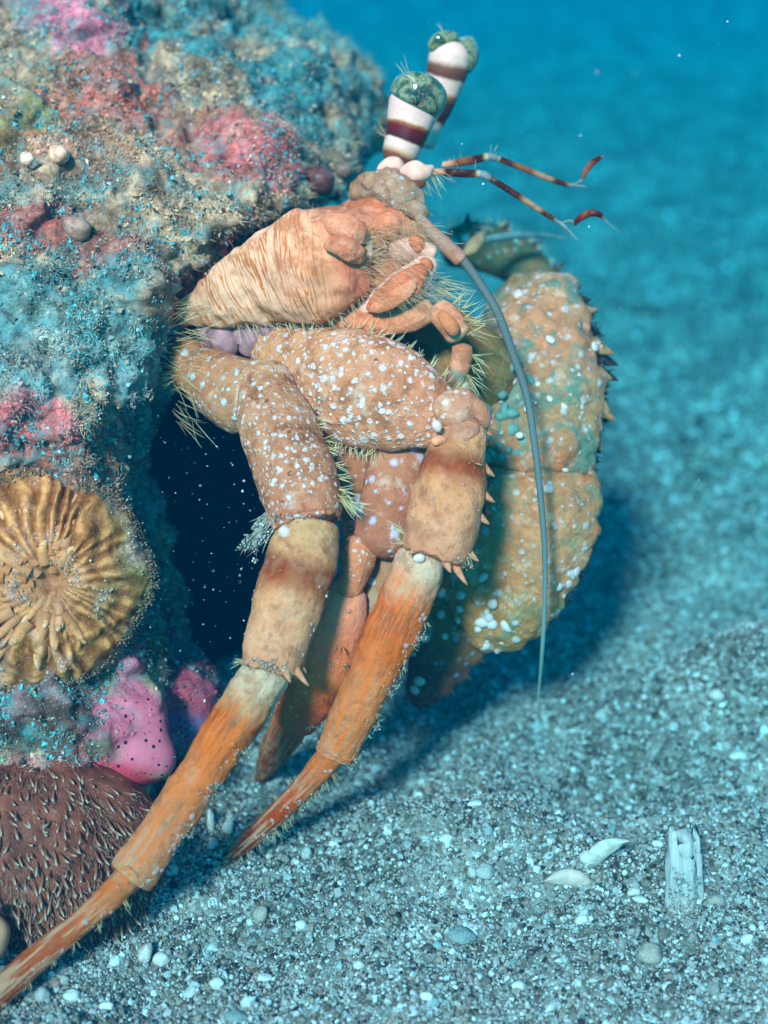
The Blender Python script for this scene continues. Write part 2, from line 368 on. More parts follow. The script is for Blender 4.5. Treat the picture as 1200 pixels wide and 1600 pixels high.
# cone spine, curved
def spine_mesh(L=1, r=.3, bend=.15, n=10, rings=8):
    v, f = [], []
    for i in range(rings):
        t = i / (rings - 1); rad = r * (1 - t) ** .8 + .01
        for k in range(n):
            a = k * 2 * math.pi / n; v.append((rad * math.cos(a) + bend * t * t, rad * math.sin(a), t * L))
    for i in range(rings - 1):
        for k in range(n): f.append((i*n+k, i*n+(k+1) % n, (i+1)*n+(k+1) % n, (i+1)*n+k))
    return np.array(v), np.array(f)
def blob_mesh(name, sub=2, flat=.5):
    import bmesh
    bm = bmesh.new(); bmesh.ops.create_icosphere(bm, subdivisions=sub, radius=1)
    for q in bm.verts: q.co.z *= flat; q.co *= 1 + .08 * math.sin(5 * q.co.x + 3 * q.co.y)
    for q in bm.faces: q.smooth = True
    me = bpy.data.meshes.new(name); bm.to_mesh(me); bm.free(); return me
def place(name, me, pos, normal, size, parent, spin=None, mat=None):
    o = link(name, me, mat, parent); o.location = Vector(pos - world_of(parent)) if parent else Vector(pos)
    q = Vector(normal).to_track_quat('Z', 'Y'); q = q @ Quaternion((0, 0, 1), random.uniform(0, 6.28) if spin is None else spin)
    o.rotation_mode = 'QUATERNION'; o.rotation_quaternion = q; o.scale = size if isinstance(size, tuple) else (size,) * 3
    return o

# ------------------------------------------------------------------ the encrusted snail shell
OUT = np.array([(-380, -60), (60, -70), (395, -60), (425, 10), (470, 45), (530, 75), (580, 110), (606, 165), (600, 210), (565, 240), (545, 285), (505, 315), (455, 345),
                (405, 385), (345, 425), (297, 468), (270, 540), (262, 610), (232, 655), (230, 740), (258, 830), (280, 930), (302, 1010), (334, 1080), (322, 1150),
                (262, 1180), (235, 1250), (205, 1350), (150, 1430), (95, 1480), (0, 1520), (-200, 1500), (-380, 1380), (-460, 700)], float)
def poly_dist(px, py, poly):
    best = np.full(px.shape, 1e9); inside = np.zeros(px.shape, bool); n = len(poly)
    for i in range(n):
        a, b = poly[i], poly[(i + 1) % n]; ab = b - a
        t = np.clip(((px - a[0]) * ab[0] + (py - a[1]) * ab[1]) / (ab @ ab), 0, 1)
        best = np.minimum(best, np.hypot(px - a[0] - t * ab[0], py - a[1] - t * ab[1]))
        cr = (a[1] > py) != (b[1] > py)
        with np.errstate(divide='ignore', invalid='ignore'):
            xi = a[0] + (py - a[1]) / (b[1] - a[1] if b[1] != a[1] else 1e-9) * ab[0]
        inside ^= cr & (px < xi)
    return best, inside
CTL = np.array([(-300, -50, 35), (0, -40, 34.5), (100, 60, 32.6), (250, 30, 34.5), (400, 10, 37), (590, 160, 36.5), (520, 190, 34.2), (450, 240, 31.0), (300, 150, 32.0), (150, 170, 31.0),
                (0, 200, 29.8), (0, 330, 28.6), (200, 320, 29.4), (200, 430, 28.3), (330, 360, 29.4), (420, 330, 30.0), (60, 520, 27.6), (230, 560, 28.4), (100, 640, 27.5), (0, 620, 27.0),
                (200, 700, 28.9), (240, 850, 30.3), (100, 760, 27.8), (60, 900, 27.7), (200, 900, 29.0), (270, 1000, 30.6), (300, 1100, 30.0), (180, 1040, 28.4), (50, 1080, 27.4),
                (100, 1160, 27.6), (200, 1200, 28.4), (80, 1330, 28.1), (200, 1330, 29.0), (0, 1450, 27.6), (-200, 900, 27.5), (-300, 400, 29), (-300, 1300, 28)], float)
def front(px, py):
    num = 0; den = 0
    for x, y, d in CTL:
        wgt = 1 / (((px - x) ** 2 + (py - y) ** 2) / 1e4 + .12) ** 1.6; num = num + wgt * d; den = den + wgt
    return num / den
st = 6.0
gx, gy = np.meshgrid(np.arange(-460, 620, st), np.arange(-80, 1530, st))
ed, ins = poly_dist(gx, gy, OUT)
Fd = front(gx, gy)
Rr = np.where(gy > 620, 120, 75)
q = np.sqrt(1 - (1 - np.minimum(ed / Rr, 1)) ** 2)
mid = Fd + 2.6
dF = mid - 2.6 * q; dB = mid + 3.2 * q
gid = -np.ones(gx.shape, int); gid[ins] = np.arange(ins.sum()); nF = int(ins.sum())
vF = P(gx[ins], gy[ins], dF[ins]); vB = P(gx[ins], gy[ins], dB[ins])
cell = ins[:-1, :-1] & ins[1:, :-1] & ins[:-1, 1:] & ins[1:, 1:]
q4 = np.stack([gid[:-1, :-1], gid[1:, :-1], gid[1:, 1:], gid[:-1, 1:]], -1)[cell]
from collections import Counter
edges = {}
for f_ in q4:
    for a, b in ((0, 1), (1, 2), (2, 3), (3, 0)):
        e = (f_[a], f_[b]); r_ = (f_[b], f_[a])
        if r_ in edges: del edges[r_]
        else: edges[e] = 1
side = np.array([(a + nF, b + nF, b, a) for a, b in edges]); 
tmp = mesh('tmp', np.vstack([vF, vB]), [np.vstack([q4, q4[:, ::-1] + nF, side])])
to = link('tmp', tmp); md = to.modifiers.new('r', 'REMESH'); md.mode = 'VOXEL'; md.voxel_size = .075; md.adaptivity = 0
md2 = to.modifiers.new('s', 'SMOOTH'); md2.factor = .5; md2.iterations = 14
dg = bpy.context.evaluated_depsgraph_get(); sm = bpy.data.meshes.new_from_object(to.evaluated_get(dg))
bpy.data.objects.remove(to)
nv_ = len(sm.vertices); sv = np.empty(nv_ * 3, np.float32); sm.vertices.foreach_get('co', sv); sv = sv.reshape(-1, 3).astype(float)
sn = np.empty(nv_ * 3, np.float32); sm.vertices.foreach_get('normal', sn); sn = sn.reshape(-1, 3).astype(float)
spx, spy, spd = proj(sv)
def gz(px, py, x0, y0, rx, ry): return np.exp(-((px - x0) / rx) ** 2 - ((py - y0) / ry) ** 2)
lob = .60 * gz(spx, spy, 214, 1125, 30, 70) + .55 * gz(spx, spy, 218, 1185, 44, 34) + .45 * gz(spx, spy, 300, 1110, 34, 60) + .35 * gz(spx, spy, 115, 60, 45, 60) + .3 * gz(spx, spy, 400, 220, 60, 50)
smooth_zone = np.clip(gz(spx, spy, 212, 1150, 50, 90) + gz(spx, spy, 205, 1200, 70, 34) + gz(spx, spy, 302, 1110, 40, 62), 0, 1)
rough_amp = 1 - .85 * smooth_zone - .0
n1 = fbm(sv, 2.6, 2, 11); n2 = fbm(sv, .8, 3, 17); n3 = fbm(sv, .25, 3, 23)
rid = 1 - np.abs(fbm(sv, .55, 3, 31))
disp = lob + rough_amp * (.24 * n1 + .22 * n2 + .13 * n3 + .22 * (rid - .6))
# crease below the big anemone and behind the lobes
disp -= .35 * gz(spx, spy, 250, 1190, 22, 60) + .25 * gz(spx, spy, 262, 1080, 12, 90) + .25 * gz(spx, spy, 190, 1060, 60, 14)
front_face = (sn @ (-FWD)) > -.35
sv2 = sv + sn * disp[:, None]
# --- pigment, with teal ambient light and flank shade painted in
def patch(px, py, x, y, rx, ry, w=.5, nz=0):
    w = w * 1.35
    r = ((px - x) / rx) ** 2 + ((py - y) / ry) ** 2; return np.clip((1.15 - np.sqrt(r) + nz * w) / .35, 0, 1)
def shell_colour(px, py, p):
    nA = fbm(p, .9, 4, 41); nB = fbm(p, .3, 4, 47); nC = fbm(p, 2.2, 3, 53)
    L_ = lambda a, b, t: a + (np.array(b) - a) * np.clip(t, 0, 1)[:, None]
    c = np.tile(np.array((.36, .27, .17)), (len(p), 1))
    c = L_(c, (.50, .38, .24), nB * 1.2 + .3)
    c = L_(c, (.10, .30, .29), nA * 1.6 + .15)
    c = L_(c, (.09, .07, .05), (nB + nA * .6) * 1.8 - .9)
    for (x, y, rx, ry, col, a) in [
        (470, 110, 190, 120, (.03, .26, .28), .9), (240, 30, 90, 50, (.03, .22, .24), .9), (250, 600, 70, 110, (.05, .30, .30), .75), (225, 760, 55, 150, (.04, .26, .28), .85), (70, 560, 160, 70, (.22, .36, .35), .8), (60, 460, 160, 60, (.10, .33, .33), .7),  # teal: ambient water light on top and flank, painted into the shell colour
        (60, 30, 60, 40, (.36, .27, .28), .7), (120, 70, 50, 70, (.62, .20, .28), .95), (150, 140, 90, 40, (.45, .12, .08), .85), (60, 150, 120, 60, (.36, .31, .17), .6), (40, 180, 60, 40, (.17, .2, .05), .6),
        (210, 165, 130, 50, (.52, .14, .10), .85), (320, 200, 110, 50, (.55, .24, .13), .75), (405, 225, 75, 60, (.68, .22, .20), .95), (400, 265, 90, 40, (.5, .13, .12), .7),
        (440, 290, 60, 30, (.42, .08, .09), .7), (120, 240, 140, 40, (.30, .12, .05), .55), (60, 370, 110, 40, (.42, .10, .07), .75), (95, 240, 30, 24, (.7, .42, .28), .8),
        (380, 385, 60, 16, (.36, .07, .06), .8), (310, 440, 60, 18, (.33, .08, .07), .8), (220, 400, 80, 30, (.30, .16, .09), .4),
        (60, 680, 90, 55, (.62, .16, .17), .9), (100, 730, 110, 40, (.30, .14, .07), .6), (185, 690, 22, 60, (.2, .05, .07), .4),
        (60, 1100, 150, 60, (.30, .13, .14), .85), (90, 1150, 140, 45, (.11, .06, .04), .7), (100, 1200, 130, 24, (.55, .17, .15), .85), (250, 1000, 50, 90, (.08, .10, .09), .7), (285, 930, 30, 120, (.03, .12, .14), .7),  # last pair: shade of the right flank painted dark
        (212, 1150, 52, 88, (.76, .15, .22), 1.0), (205, 1205, 70, 26, (.74, .06, .10), 1.0), (302, 1115, 40, 66, (.50, .10, .17), 1.0), (290, 1150, 24, 30, (.25, .2, .42), .7), (300, 1080, 22, 30, (.6, .06, .08), .6),
        (100, 1350, 200, 120, (.20, .07, .05), .9)]:
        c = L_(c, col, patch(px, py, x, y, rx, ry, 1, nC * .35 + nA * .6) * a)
    smz = np.clip(gz(px, py, 212, 1150, 50, 90) + gz(px, py, 205, 1200, 70, 34) + gz(px, py, 302, 1110, 40, 62), 0, 1)
    c = c * (1 + .6 * nB * (1 - .8 * smz))[:, None] * np.array((1.08, .92, .82))
    return np.clip(c, .01, .9)
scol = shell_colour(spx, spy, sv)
# the dark gap past the legs is an added wall, made further down
sm2 = sv2
fc = np.empty(len(sm.polygons) * 4, np.int32); sm.polygons.foreach_get('vertices', fc) if all(p.loop_total == 4 for p in sm.polygons[:50]) else None
sm.vertices.foreach_set('co', sv2.astype(np.float32).ravel()); sm.polygons.foreach_set('use_smooth', np.full(len(sm.polygons), True)); sm.update()
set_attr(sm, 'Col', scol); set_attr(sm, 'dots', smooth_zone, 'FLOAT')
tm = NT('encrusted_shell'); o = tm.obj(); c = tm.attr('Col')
f1 = tm.noise(o, 7, 6, .7); f2 = tm.noise(o, 22, 4, .7)
sz = tm.attr('dots', 'Fac'); rz = tm.math('SUBTRACT', 1, tm.math('MULTIPLY', sz, .85))
c2 = tm.mix(tm.math('MULTIPLY', tm.step(f1, .35, .65, 1, 0), tm.math('MULTIPLY', rz, .75)), c, tm.mix(1, c, (.28, .25, .24), 'MULTIPLY'))
c2 = tm.mix(tm.math('MULTIPLY', tm.step(f2, .56, .68), tm.math('MULTIPLY', rz, .55)), c2, (.58, .43, .28))
c2 = tm.mix(tm.math('MULTIPLY', tm.step(tm.noise(o, 13, 5, .75), .54, .66), tm.math('MULTIPLY', rz, .6)), c2, (.06, .04, .035))
c2 = tm.mix(tm.math('MULTIPLY', tm.step(tm.noise(o, 2.4, 6, .7), .48, .66), tm.math('MULTIPLY', rz, .6)), c2, (.08, .30, .28))
vd = tm.voro(o, 8); sp = tm.n('ShaderNodeSeparateColor'); tm.put(sp.inputs[0], vd.outputs['Color'])
k = tm.math('LESS_THAN', vd.outputs['Distance'], tm.math('MULTIPLY', sp.outputs[0], .30))
c2 = tm.mix(tm.math('MULTIPLY', k, tm.step(sz, .35, .6)), c2, (.03, .015, .05))
hh = tm.math('ADD', tm.math('MULTIPLY', f1, .8), tm.math('MULTIPLY', f2, .5))
shell = empty('encrusted_shell', P(0, 1480, 29), 'big snail shell crusted with pink growth, teal water light painted in its colour, that the hermit crab lives in', 'shell')
SO = world_of(shell); sv_local = (sv2 - SO).astype(np.float32); sm.vertices.foreach_set('co', sv_local.ravel()); sm.update()
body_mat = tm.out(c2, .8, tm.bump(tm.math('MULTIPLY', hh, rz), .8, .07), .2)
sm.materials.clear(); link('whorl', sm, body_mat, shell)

# added curved wall for the shell mouth; near-black to paint shade behind the crab
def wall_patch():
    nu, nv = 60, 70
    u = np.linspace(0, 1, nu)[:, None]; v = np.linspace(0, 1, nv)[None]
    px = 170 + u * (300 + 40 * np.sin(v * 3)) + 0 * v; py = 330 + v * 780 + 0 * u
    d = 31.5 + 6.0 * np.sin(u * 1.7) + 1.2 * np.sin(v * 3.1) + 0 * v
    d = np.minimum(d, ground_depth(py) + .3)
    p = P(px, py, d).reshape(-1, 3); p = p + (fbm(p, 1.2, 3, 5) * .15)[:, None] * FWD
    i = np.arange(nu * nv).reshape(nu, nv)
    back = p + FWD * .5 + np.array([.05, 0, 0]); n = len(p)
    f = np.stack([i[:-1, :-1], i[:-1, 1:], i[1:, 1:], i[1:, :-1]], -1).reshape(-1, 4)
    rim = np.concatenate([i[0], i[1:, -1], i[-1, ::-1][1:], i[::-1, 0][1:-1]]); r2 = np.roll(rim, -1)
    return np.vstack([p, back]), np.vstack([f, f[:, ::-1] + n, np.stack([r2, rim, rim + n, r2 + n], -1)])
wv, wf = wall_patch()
make('mouth_shade_wall', wv, wf, plain('mouth_shade', (.008, .006, .008), .8, .5, 3), shell)

# crust grains and algal turf on the shell
tri = []
sm.calc_loop_triangles(); lt = np.empty(len(sm.loop_triangles) * 3, np.int32); sm.loop_triangles.foreach_get('vertices', lt); lt = lt.reshape(-1, 3)
A_, B_, C_ = sv2[lt[:, 0]], sv2[lt[:, 1]], sv2[lt[:, 2]]
nrm = np.cross(B_ - A_, C_ - A_); ar = np.linalg.norm(nrm, axis=1); nrm /= np.maximum(ar, 1e-9)[:, None]
cen = (A_ + B_ + C_) / 3; vd_ = CAM - cen; vd_ /= np.linalg.norm(vd_, axis=1)[:, None]; facing = (nrm * vd_).sum(1)
cpx, cpy, _ = proj(cen); szf = smooth_zone[lt[:, 0]]
ok = (facing > -.25) & (cpx > -60) & (cpy > -60)
def samp(n, wgt):
    pr = ar * ok * wgt; k = rng.choice(len(lt), n, p=pr / pr.sum()); a, b = rng.random(n), rng.random(n); fl = a + b > 1; a[fl], b[fl] = 1 - a[fl], 1 - b[fl]
    return k, A_[k] * (1 - a - b)[:, None] + B_[k] * a[:, None] + C_[k] * b[:, None]
clump = np.clip(fbm(cen, .5, 3, 77) * 1.5 + .6, .05, 1.6)
k, pp = samp(60000, (1 - .97 * szf) * clump)
base = scol[lt[k, 0]]; vr = rng.random(len(k))[:, None]
gc = np.where(vr < .62, base * rng.uniform(.7, 1.5, (len(k), 1)), np.where(vr < .88, np.array((.50, .38, .25)) * rng.uniform(.7, 1.2, (len(k), 1)), np.array((.07, .06, .05))))
gc = np.where((fbm(pp, .55, 3, 91) > .08)[:, None] & (rng.random((len(k), 1)) < .75), np.array((.10, .32, .30)) * rng.uniform(.6, 1.5, (len(k), 1)), gc)
gc = np.where(rng.random((len(k), 1)) < .012, np.array((.75, .7, .62)), gc)
s = np.minimum(rng.gamma(1.8, .0095, len(k)) + .009, .065)
a1 = grains(pp + nrm[k] * (s * .35)[:, None], s, np.clip(gc, .01, .9), 'oct')
make('crust_grains', a1[0], a1[1], sand_grain, shell, kind='stuff', smooth=False, attrs={'Col': (a1[2], 'FLOAT_COLOR')})
tf = NT('turf'); fa = tf.attr('Col'); turf_mat = tf.out(fa, .7, None, .2)
k, pp = samp(34000, (1 - .97 * szf) * clump ** 2)
v_, f_, t__ = hair_arrays(pp, nrm[k] + rng.normal(0, .7, (len(k), 3)), rng.uniform(.05, .24, len(k)), .008, .4, 2)
cc = np.repeat(np.clip(scol[lt[k, 0]] * rng.uniform(.7, 1.5, (len(k), 1)) + np.array((.05, .03, .015)), 0, .8), 9, axis=0)
make('algal_turf', v_, f_, turf_mat, shell, kind='stuff', attrs={'Col': (cc, 'FLOAT_COLOR')})

# fluffy sediment clumps along the rims
def fluff(parent, pts, n, spread, size, cols, name='sediment_fluff', mat=None):
    c = np.repeat(np.asarray(pts), n, axis=0) + rng.normal(0, spread, (len(pts) * n, 3)); s = rng.uniform(.4, 1.2, len(c)) * size
    cl = np.array(cols)[rng.integers(0, len(cols), len(c))] * rng.uniform(.7, 1.2, (len(c), 1))
    a = grains(c, s, cl); return make(name, a[0], a[1], sand_grain, parent, kind='stuff', smooth=False, attrs={'Col': (a[2], 'FLOAT_COLOR')})
k, pp = samp(3600, (np.exp(-((facing - .15) / .22) ** 2) * 1.5 + .5 * clump ** 2) * (1 - szf))
fluff(shell, pp + nrm[k] * .06, 9, .045, .018, [(.08, .30, .28), (.46, .36, .24), (.10, .26, .25), (.2, .14, .08), (.46, .36, .24), (.3, .30, .24), (.54, .42, .3), (.16, .13, .1)])

def shell_depth(px, py):
    """depth of the built shell surface near a photo position"""
    d2 = (spx2 - px) ** 2 + (spy2 - py) ** 2; m = d2 < 144
    return spd2[m].min() if m.any() else 29.
spx2, spy2, spd2 = proj(sv2)

# ------------------------------------------------------------------ anemones
TOCAM = -FWD
def frame(n):
    n = n / np.linalg.norm(n); a = np.cross(UP, n); a /= np.linalg.norm(a); return a, np.cross(n, a), n
def tentacle_mesh(name, L, r, nv=8, nr=7, bend=.2, blunt=.75):
    v, f, u = [], [], []
    for i in range(nr):
        t = i / (nr - 1); rad = r * (1 - .35 * t) * (math.sqrt(max(0.0, 1 - ((t - blunt) / (1 - blunt)) ** 2)) if t > blunt else 1) + 1e-3
        for k in range(nv):
            a = k * 2 * math.pi / nv; v.append((rad * math.cos(a) + bend * t * t * L, rad * math.sin(a), t * L)); u.append(t)
    for i in range(nr - 1):
        for k in range(nv): f.append((i*nv+k, i*nv+(k+1) % nv, (i+1)*nv+(k+1) % nv, (i+1)*nv+k))
    f2 = [tuple((nr-1)*nv + k for k in range(nv))]
    return mesh(name, np.array(v), [np.array(f), np.array(f2)], True, {'lu': (np.array(u), 'FLOAT')})
# big folded anemone
A1c = P(85, 905, 27.98); a_, b_, n_ = frame(TOCAM * 1 + RT * .12 - UP * .05)
an1 = empty('anemone', A1c, 'large orange and olive anemone with radial folds on the side of the shell', 'anemone')
nr, nt = 90, 420; rr = np.linspace(0, 1, nr)[:, None]; th = np.linspace(0, 2 * np.pi, nt, endpoint=False)[None]
RX, RY = 1 , 2.02
wob = 1 + .05 * np.sin(3 * th + 1) + .03 * np.sin(7 * th + 2)
RX = np.where(np.cos(th) > 0, 1.72, 2.5) + 0 * th
ph = th * 34 + 2.6 * np.sin(th * 3 + rr * 1.5) + 1.5 * np.sin(th * 7 + 1 + rr * 3) + .9 * np.sin(rr * 9 + th * 11)
rg = .5 + .5 * np.cos(ph); rmask = np.clip((np.cos(th) * rr - .15) / .35, 0, 1); fold = (rg ** .7 - .5) * .19 * np.clip((rr - .3) / .4, 0, 1) * (1 - .3 * rr) * (1 - .8 * rmask)
hgt = .95 * (1 - rr ** 2.4) ** .6 + fold - .38 * np.exp(-((rr) / .16) ** 2) + 0.06 * np.cos(rr * 26 + 3 * np.sin(th * 5)) * rr
hgt = hgt + .09 * np.sin(th * 9 + 2 * np.sin(th * 4)) * rr ** 3
x_ = RX * rr * wob * np.cos(th); y_ = RY * rr * wob * np.sin(th)
p = A1c + x_[..., None] * a_ + y_[..., None] * b_ + (hgt - .15)[..., None] * n_
p = p.reshape(-1, 3); p = p + n_ * (fbm(p, .35, 3, 61) * .07 + fbm(p, 1.1, 2, 62) * .16)[:, None] + a_ * (fbm(p, .5, 2, 66) * .05)[:, None]
i = np.arange(nr * nt).reshape(nr, nt); j = np.roll(i, -1, 1)
f = np.stack([i[:-1], i[1:], j[1:], j[:-1]], -1).reshape(-1, 4)
ppx, ppy, _ = proj(p)
ridge = np.broadcast_to(rg, (nr, nt)).ravel(); rf = np.broadcast_to(rr, (nr, nt)).ravel()
nA = fbm(p, .5, 4, 63)
c = np.array((.30, .09, .022)) + (np.array((.86, .32, .10)) - np.array((.30, .09, .022))) * np.clip(ridge * .9 + nA * .6 - .05, 0, 1)[:, None]
gm = np.clip((ppx - 135) / 90 + nA * .6 - .1, 0, 1) * np.clip((1010 - ppy) / 90 + nA * .3, 0, 1)
c = c + (np.array((.16, .15, .045)) * (.7 + .7 * ridge[:, None]) - c) * (gm * .9)[:, None]
c = c + (np.array((.62, .26, .13)) - c) * (.45 * np.clip((.45 - rf) / .3, 0, 1))[:, None]
pk = np.clip(nA * 1.3 - .3 + np.clip((120 - ppx) / 120, 0, 1) * np.clip((ppy - 960) / 60, 0, 1), 0, 1)
c = c + (np.array((.50, .26, .24)) - c) * (pk * .6)[:, None]
tn = NT('anemone_flesh'); o = tn.obj(); ca = tn.attr('Col'); z1 = tn.noise(o, 9, 5, .65)
cm = tn.mix(tn.step(z1, .3, .7), tn.mix(1, ca, (.62, .55, .5), 'MULTIPLY'), ca)
cm = tn.mix(tn.math('MULTIPLY', tn.step(tn.noise(o, 28, 3, .7), .6, .7), .45), cm, (.8, .68, .5))
an_mat = tn.out(cm, .5, tn.bump(tn.noise(o, 16, 4), .5, .05), .4, .12)
make('oral_disc', p, f, an_mat, an1, attrs={'Col': (np.clip(c, .01, .9), 'FLOAT_COLOR')})
tt_ = NT('anemone_tentacle'); u = tt_.attr('lu', 'Fac')
tr_ = tt_.n('ShaderNodeObjectInfo').outputs['Random']; tz_ = tt_.noise(tt_.n('ShaderNodeTexCoord').outputs['Object'], 7, 5, .7)
tent1_mat = tt_.out(tt_.mix(tt_.step(tz_, .45, .65), tt_.mix(tt_.math('MULTIPLY', tr_, .6), tt_.ramp(u, [(0, (.40, .10, .025)), (.6, (.76, .25, .07)), (.85, (.86, .38, .16)), (1, (.86, .52, .34))]), (.60, .25, .14)), (.40, .16, .06)), .45, None, .4, .1)
tms = []
for q_ in range(5):
    m1 = tentacle_mesh('tentacle', 1, .105, 12, 14, (-.1, .05, .12, .2, -.02)[q_], .72); m1.materials.append(tent1_mat); tms.append(m1)
def disc_h(rad): return .95 * (1 - rad ** 2.4) ** .6 - .38 * math.exp(-(rad / .16) ** 2)
for ring, (r0, r1, num, lift) in enumerate(((.50, .95, 44, -.02), (.30, .74, 34, .02), (.14, .48, 20, .05))):
    for q in range(num):
        a = 2 * math.pi * (q + random.uniform(-.35, .35)) / num + ring * .4
        if math.cos(a) > .45 and (ring == 0 or random.random() < .75): continue
        ra = r0 + random.uniform(-.08, .06); rb = r1 + random.uniform(-.12, .05); W = 1.72 if math.cos(a) > 0 else 2.5; a2_ = a + random.uniform(-.10, .10)
        pa_ = A1c + W * ra * math.cos(a) * a_ + RY * ra * math.sin(a) * b_ + n_ * (disc_h(ra) - .2 + lift)
        pb_ = A1c + W * rb * math.cos(a2_) * a_ + RY * rb * math.sin(a2_) * b_ + n_ * (disc_h(min(rb, .97)) - .2 + lift + random.uniform(0, .08))
        L_q = float(np.linalg.norm(pb_ - pa_)); w_q = random.uniform(.75, 1.25)
        place('tentacle', tms[random.randrange(5)], pa_, pb_ - pa_, (w_q, w_q, L_q), an1)
rim_i = np.arange(nr * nt).reshape(nr, nt)[-7:-1].ravel(); rim_i = rim_i[rng.random(len(rim_i)) < .28]
fluff(an1, p[rim_i] + n_ * .01, 7, .045, .020, [(.30, .17, .08), (.10, .16, .12), (.36, .24, .15), (.1, .06, .04), (.3, .14, .1)], 'silt_on_rim')
# sediment on it
m_ = (rng.random(len(p)) < np.clip(nA * .1 - .015 + gz(ppx, ppy, 160, 900, 50, 90) * .03, 0, 1)) & (ppx > -40)
fluff(an1, p[m_][:1300], 3, .045, .017, [(.50, .40, .27), (.36, .24, .13), (.62, .54, .42), (.3, .3, .2)])

# brown anemone at the foot of the shell
A2c = P(70, 1345, 28.3)
an2 = empty('anemone', A2c, 'reddish brown anemone covered in short pale tipped tentacles at the foot of the shell', 'anemone')
nr, nt = 60, 200; rr = np.linspace(0, 1, nr)[:, None]; th = np.linspace(0, 2 * np.pi, nt, endpoint=False)[None]
a2, b2, n2_ = frame(TOCAM + RT * .15)
R2x, R2y, H2 = 2.25, 2.05, 1.25
def mound(rr, th):
    wob = 1 + .04 * np.sin(3 * th) + .03 * np.sin(5 * th + 1)
    h = H2 * np.sqrt(np.clip(1 - rr ** 2, 0, 1))
    return A2c + (R2x * rr * wob * np.cos(th))[..., None] * a2 + (R2y * rr * wob * np.sin(th))[..., None] * b2 + h[..., None] * n2_
p = mound(rr + 0 * th, th + 0 * rr).reshape(-1, 3); p = p + n2_ * (fbm(p, .7, 3, 71) * .12)[:, None]
i = np.arange(nr * nt).reshape(nr, nt); j = np.roll(i, -1, 1)
f = np.stack([i[:-1], i[1:], j[1:], j[:-1]], -1).reshape(-1, 4)
make('column', p, f, plain('brown_flesh', (.22, .045, .025), .55, .5, 2.5, .1, .6), an2)
t2 = NT('pale_tipped_tentacle'); u = t2.attr('lu', 'Fac')
t2m = t2.out(t2.ramp(u, [(0, (.16, .035, .02)), (.6, (.32, .10, .055)), (.84, (.50, .25, .16)), (1, (.78, .56, .42))]), .45, None, .4, .1)
tm2 = tentacle_mesh('tentacle', .30, .03, 6, 6, .25, .85); tm2.materials.append(t2m)
cnt = 0; tries = 0; used = []
while cnt < 290 and tries < 9000:
    tries += 1
    r0 = math.sqrt(random.random()) * .99; a0 = random.uniform(0, 6.283); q = mound(np.array(r0), np.array(a0)).reshape(3)
    qx, qy, _ = proj(q[None]); qx, qy = qx[0], qy[0]
    if qx < -15 or qx > 260 or qy < 1195: continue
    if any((qx - a) ** 2 + (qy - b) ** 2 < 95 for a, b in used): continue
    used.append((qx, qy))
    n = (q - A2c); n = n_loc = a2 * (n @ a2) / R2x ** 2 + b2 * (n @ b2) / R2y ** 2 + n2_ * (n @ n2_) / H2 ** 2; n = n / np.linalg.norm(n)
    d = n * .7 - UP * .75 + RT * random.uniform(-.1, .45) + np.array([random.gauss(0, .15) for _ in range(3)])
    place('tentacle', tm2, q - n * .02 + n2_ * .02, d, (1, 1, random.uniform(.6, 1.25)), an2); cnt += 1
sr, sdr = [], []
for _ in range(3600):
    r0 = math.sqrt(random.random()) * .99; a0 = random.uniform(0, 6.283); q = mound(np.array(r0), np.array(a0)).reshape(3); n = q - A2c
    n = a2 * (n @ a2) / R2x ** 2 + b2 * (n @ b2) / R2y ** 2 + n2_ * (n @ n2_) / H2 ** 2; n = n / np.linalg.norm(n)
    sr.append(q - n * .02); sdr.append(n * .5 - UP * .9 + RT * .2 + np.array([random.gauss(0, .25) for _ in range(3)]))
sm_t = NT('fine_tentacle'); sm_m = sm_t.out(sm_t.ramp(sm_t.attr('ht', 'Fac'), [(0, (.15, .035, .02)), (.6, (.30, .09, .05)), (.85, (.55, .30, .2)), (1, (.7, .5, .38))]), .5)
bristles(an2, np.array(sr), np.array(sdr), rng.uniform(.12, .26, len(sr)), .017, .2, sm_m, 'fine_tentacles')
# smooth orange polyp at the very edge
A3 = P(-8, 1476, 26.6)
an3 = empty('anemone', A3, 'smooth salmon orange closed anemone cut by the left frame edge above the leg tip', 'anemone')
L3 = Loft([(-40, 1505, 26.7, 22), (-25, 1480, 26.6, 34), (-15, 1450, 26.6, 30), (-10, 1425, 26.7, 16)], .3, .3, 1, 40, 32)
L3.make('column', plain('salmon_flesh', (.72, .26, .14), .45, .15, 3, .15, .2), an3)
L3b = Loft([(-12, 1432, 26.55, 9), (-10, 1420, 26.55, 10), (-9, 1412, 26.6, 5)], .05, .05, 1, 16, 20); L3b.make('mouth', plain('salmon_mouth', (.5, .13, .08), .5), an3)

# tunicates / small round growths by the crab's eyes
def growth(px, py, r, col, label, mouth=True, dd=.1):
    d = shell_depth(px, py) - dd; c0 = P(px, py, d); e = empty('sea_squirt', c0, label, 'sea squirt')
    L = Loft([(px - r * .5, py + r * .7, d + .2, r * .8), (px, py + r * .1, d, r), (px + r * .3, py - r * .6, d - .1, r * .55)], .3, .15, 1, 36, 32, (.03, .3))
    L.make('body', plain('squirt', col, .35, .4, 6, .1, .3, 0, .5), e)
    pp_, nn_, T_ = L.at(.97, R(90)); me, ff = spine_mesh(.12, .35, 0, 14, 5)
    o = make('siphon', me[:, :3] * r * d / K * np.array((1, 1, 1.0)) , ff, plain('siphon', tuple(x * .45 for x in col), .5), e)
    o.location = Vector(pp_[0] - c0); o.rotation_mode = 'QUATERNION'; o.rotation_quaternion = Vector(T_[0]).to_track_quat('Z', 'Y')
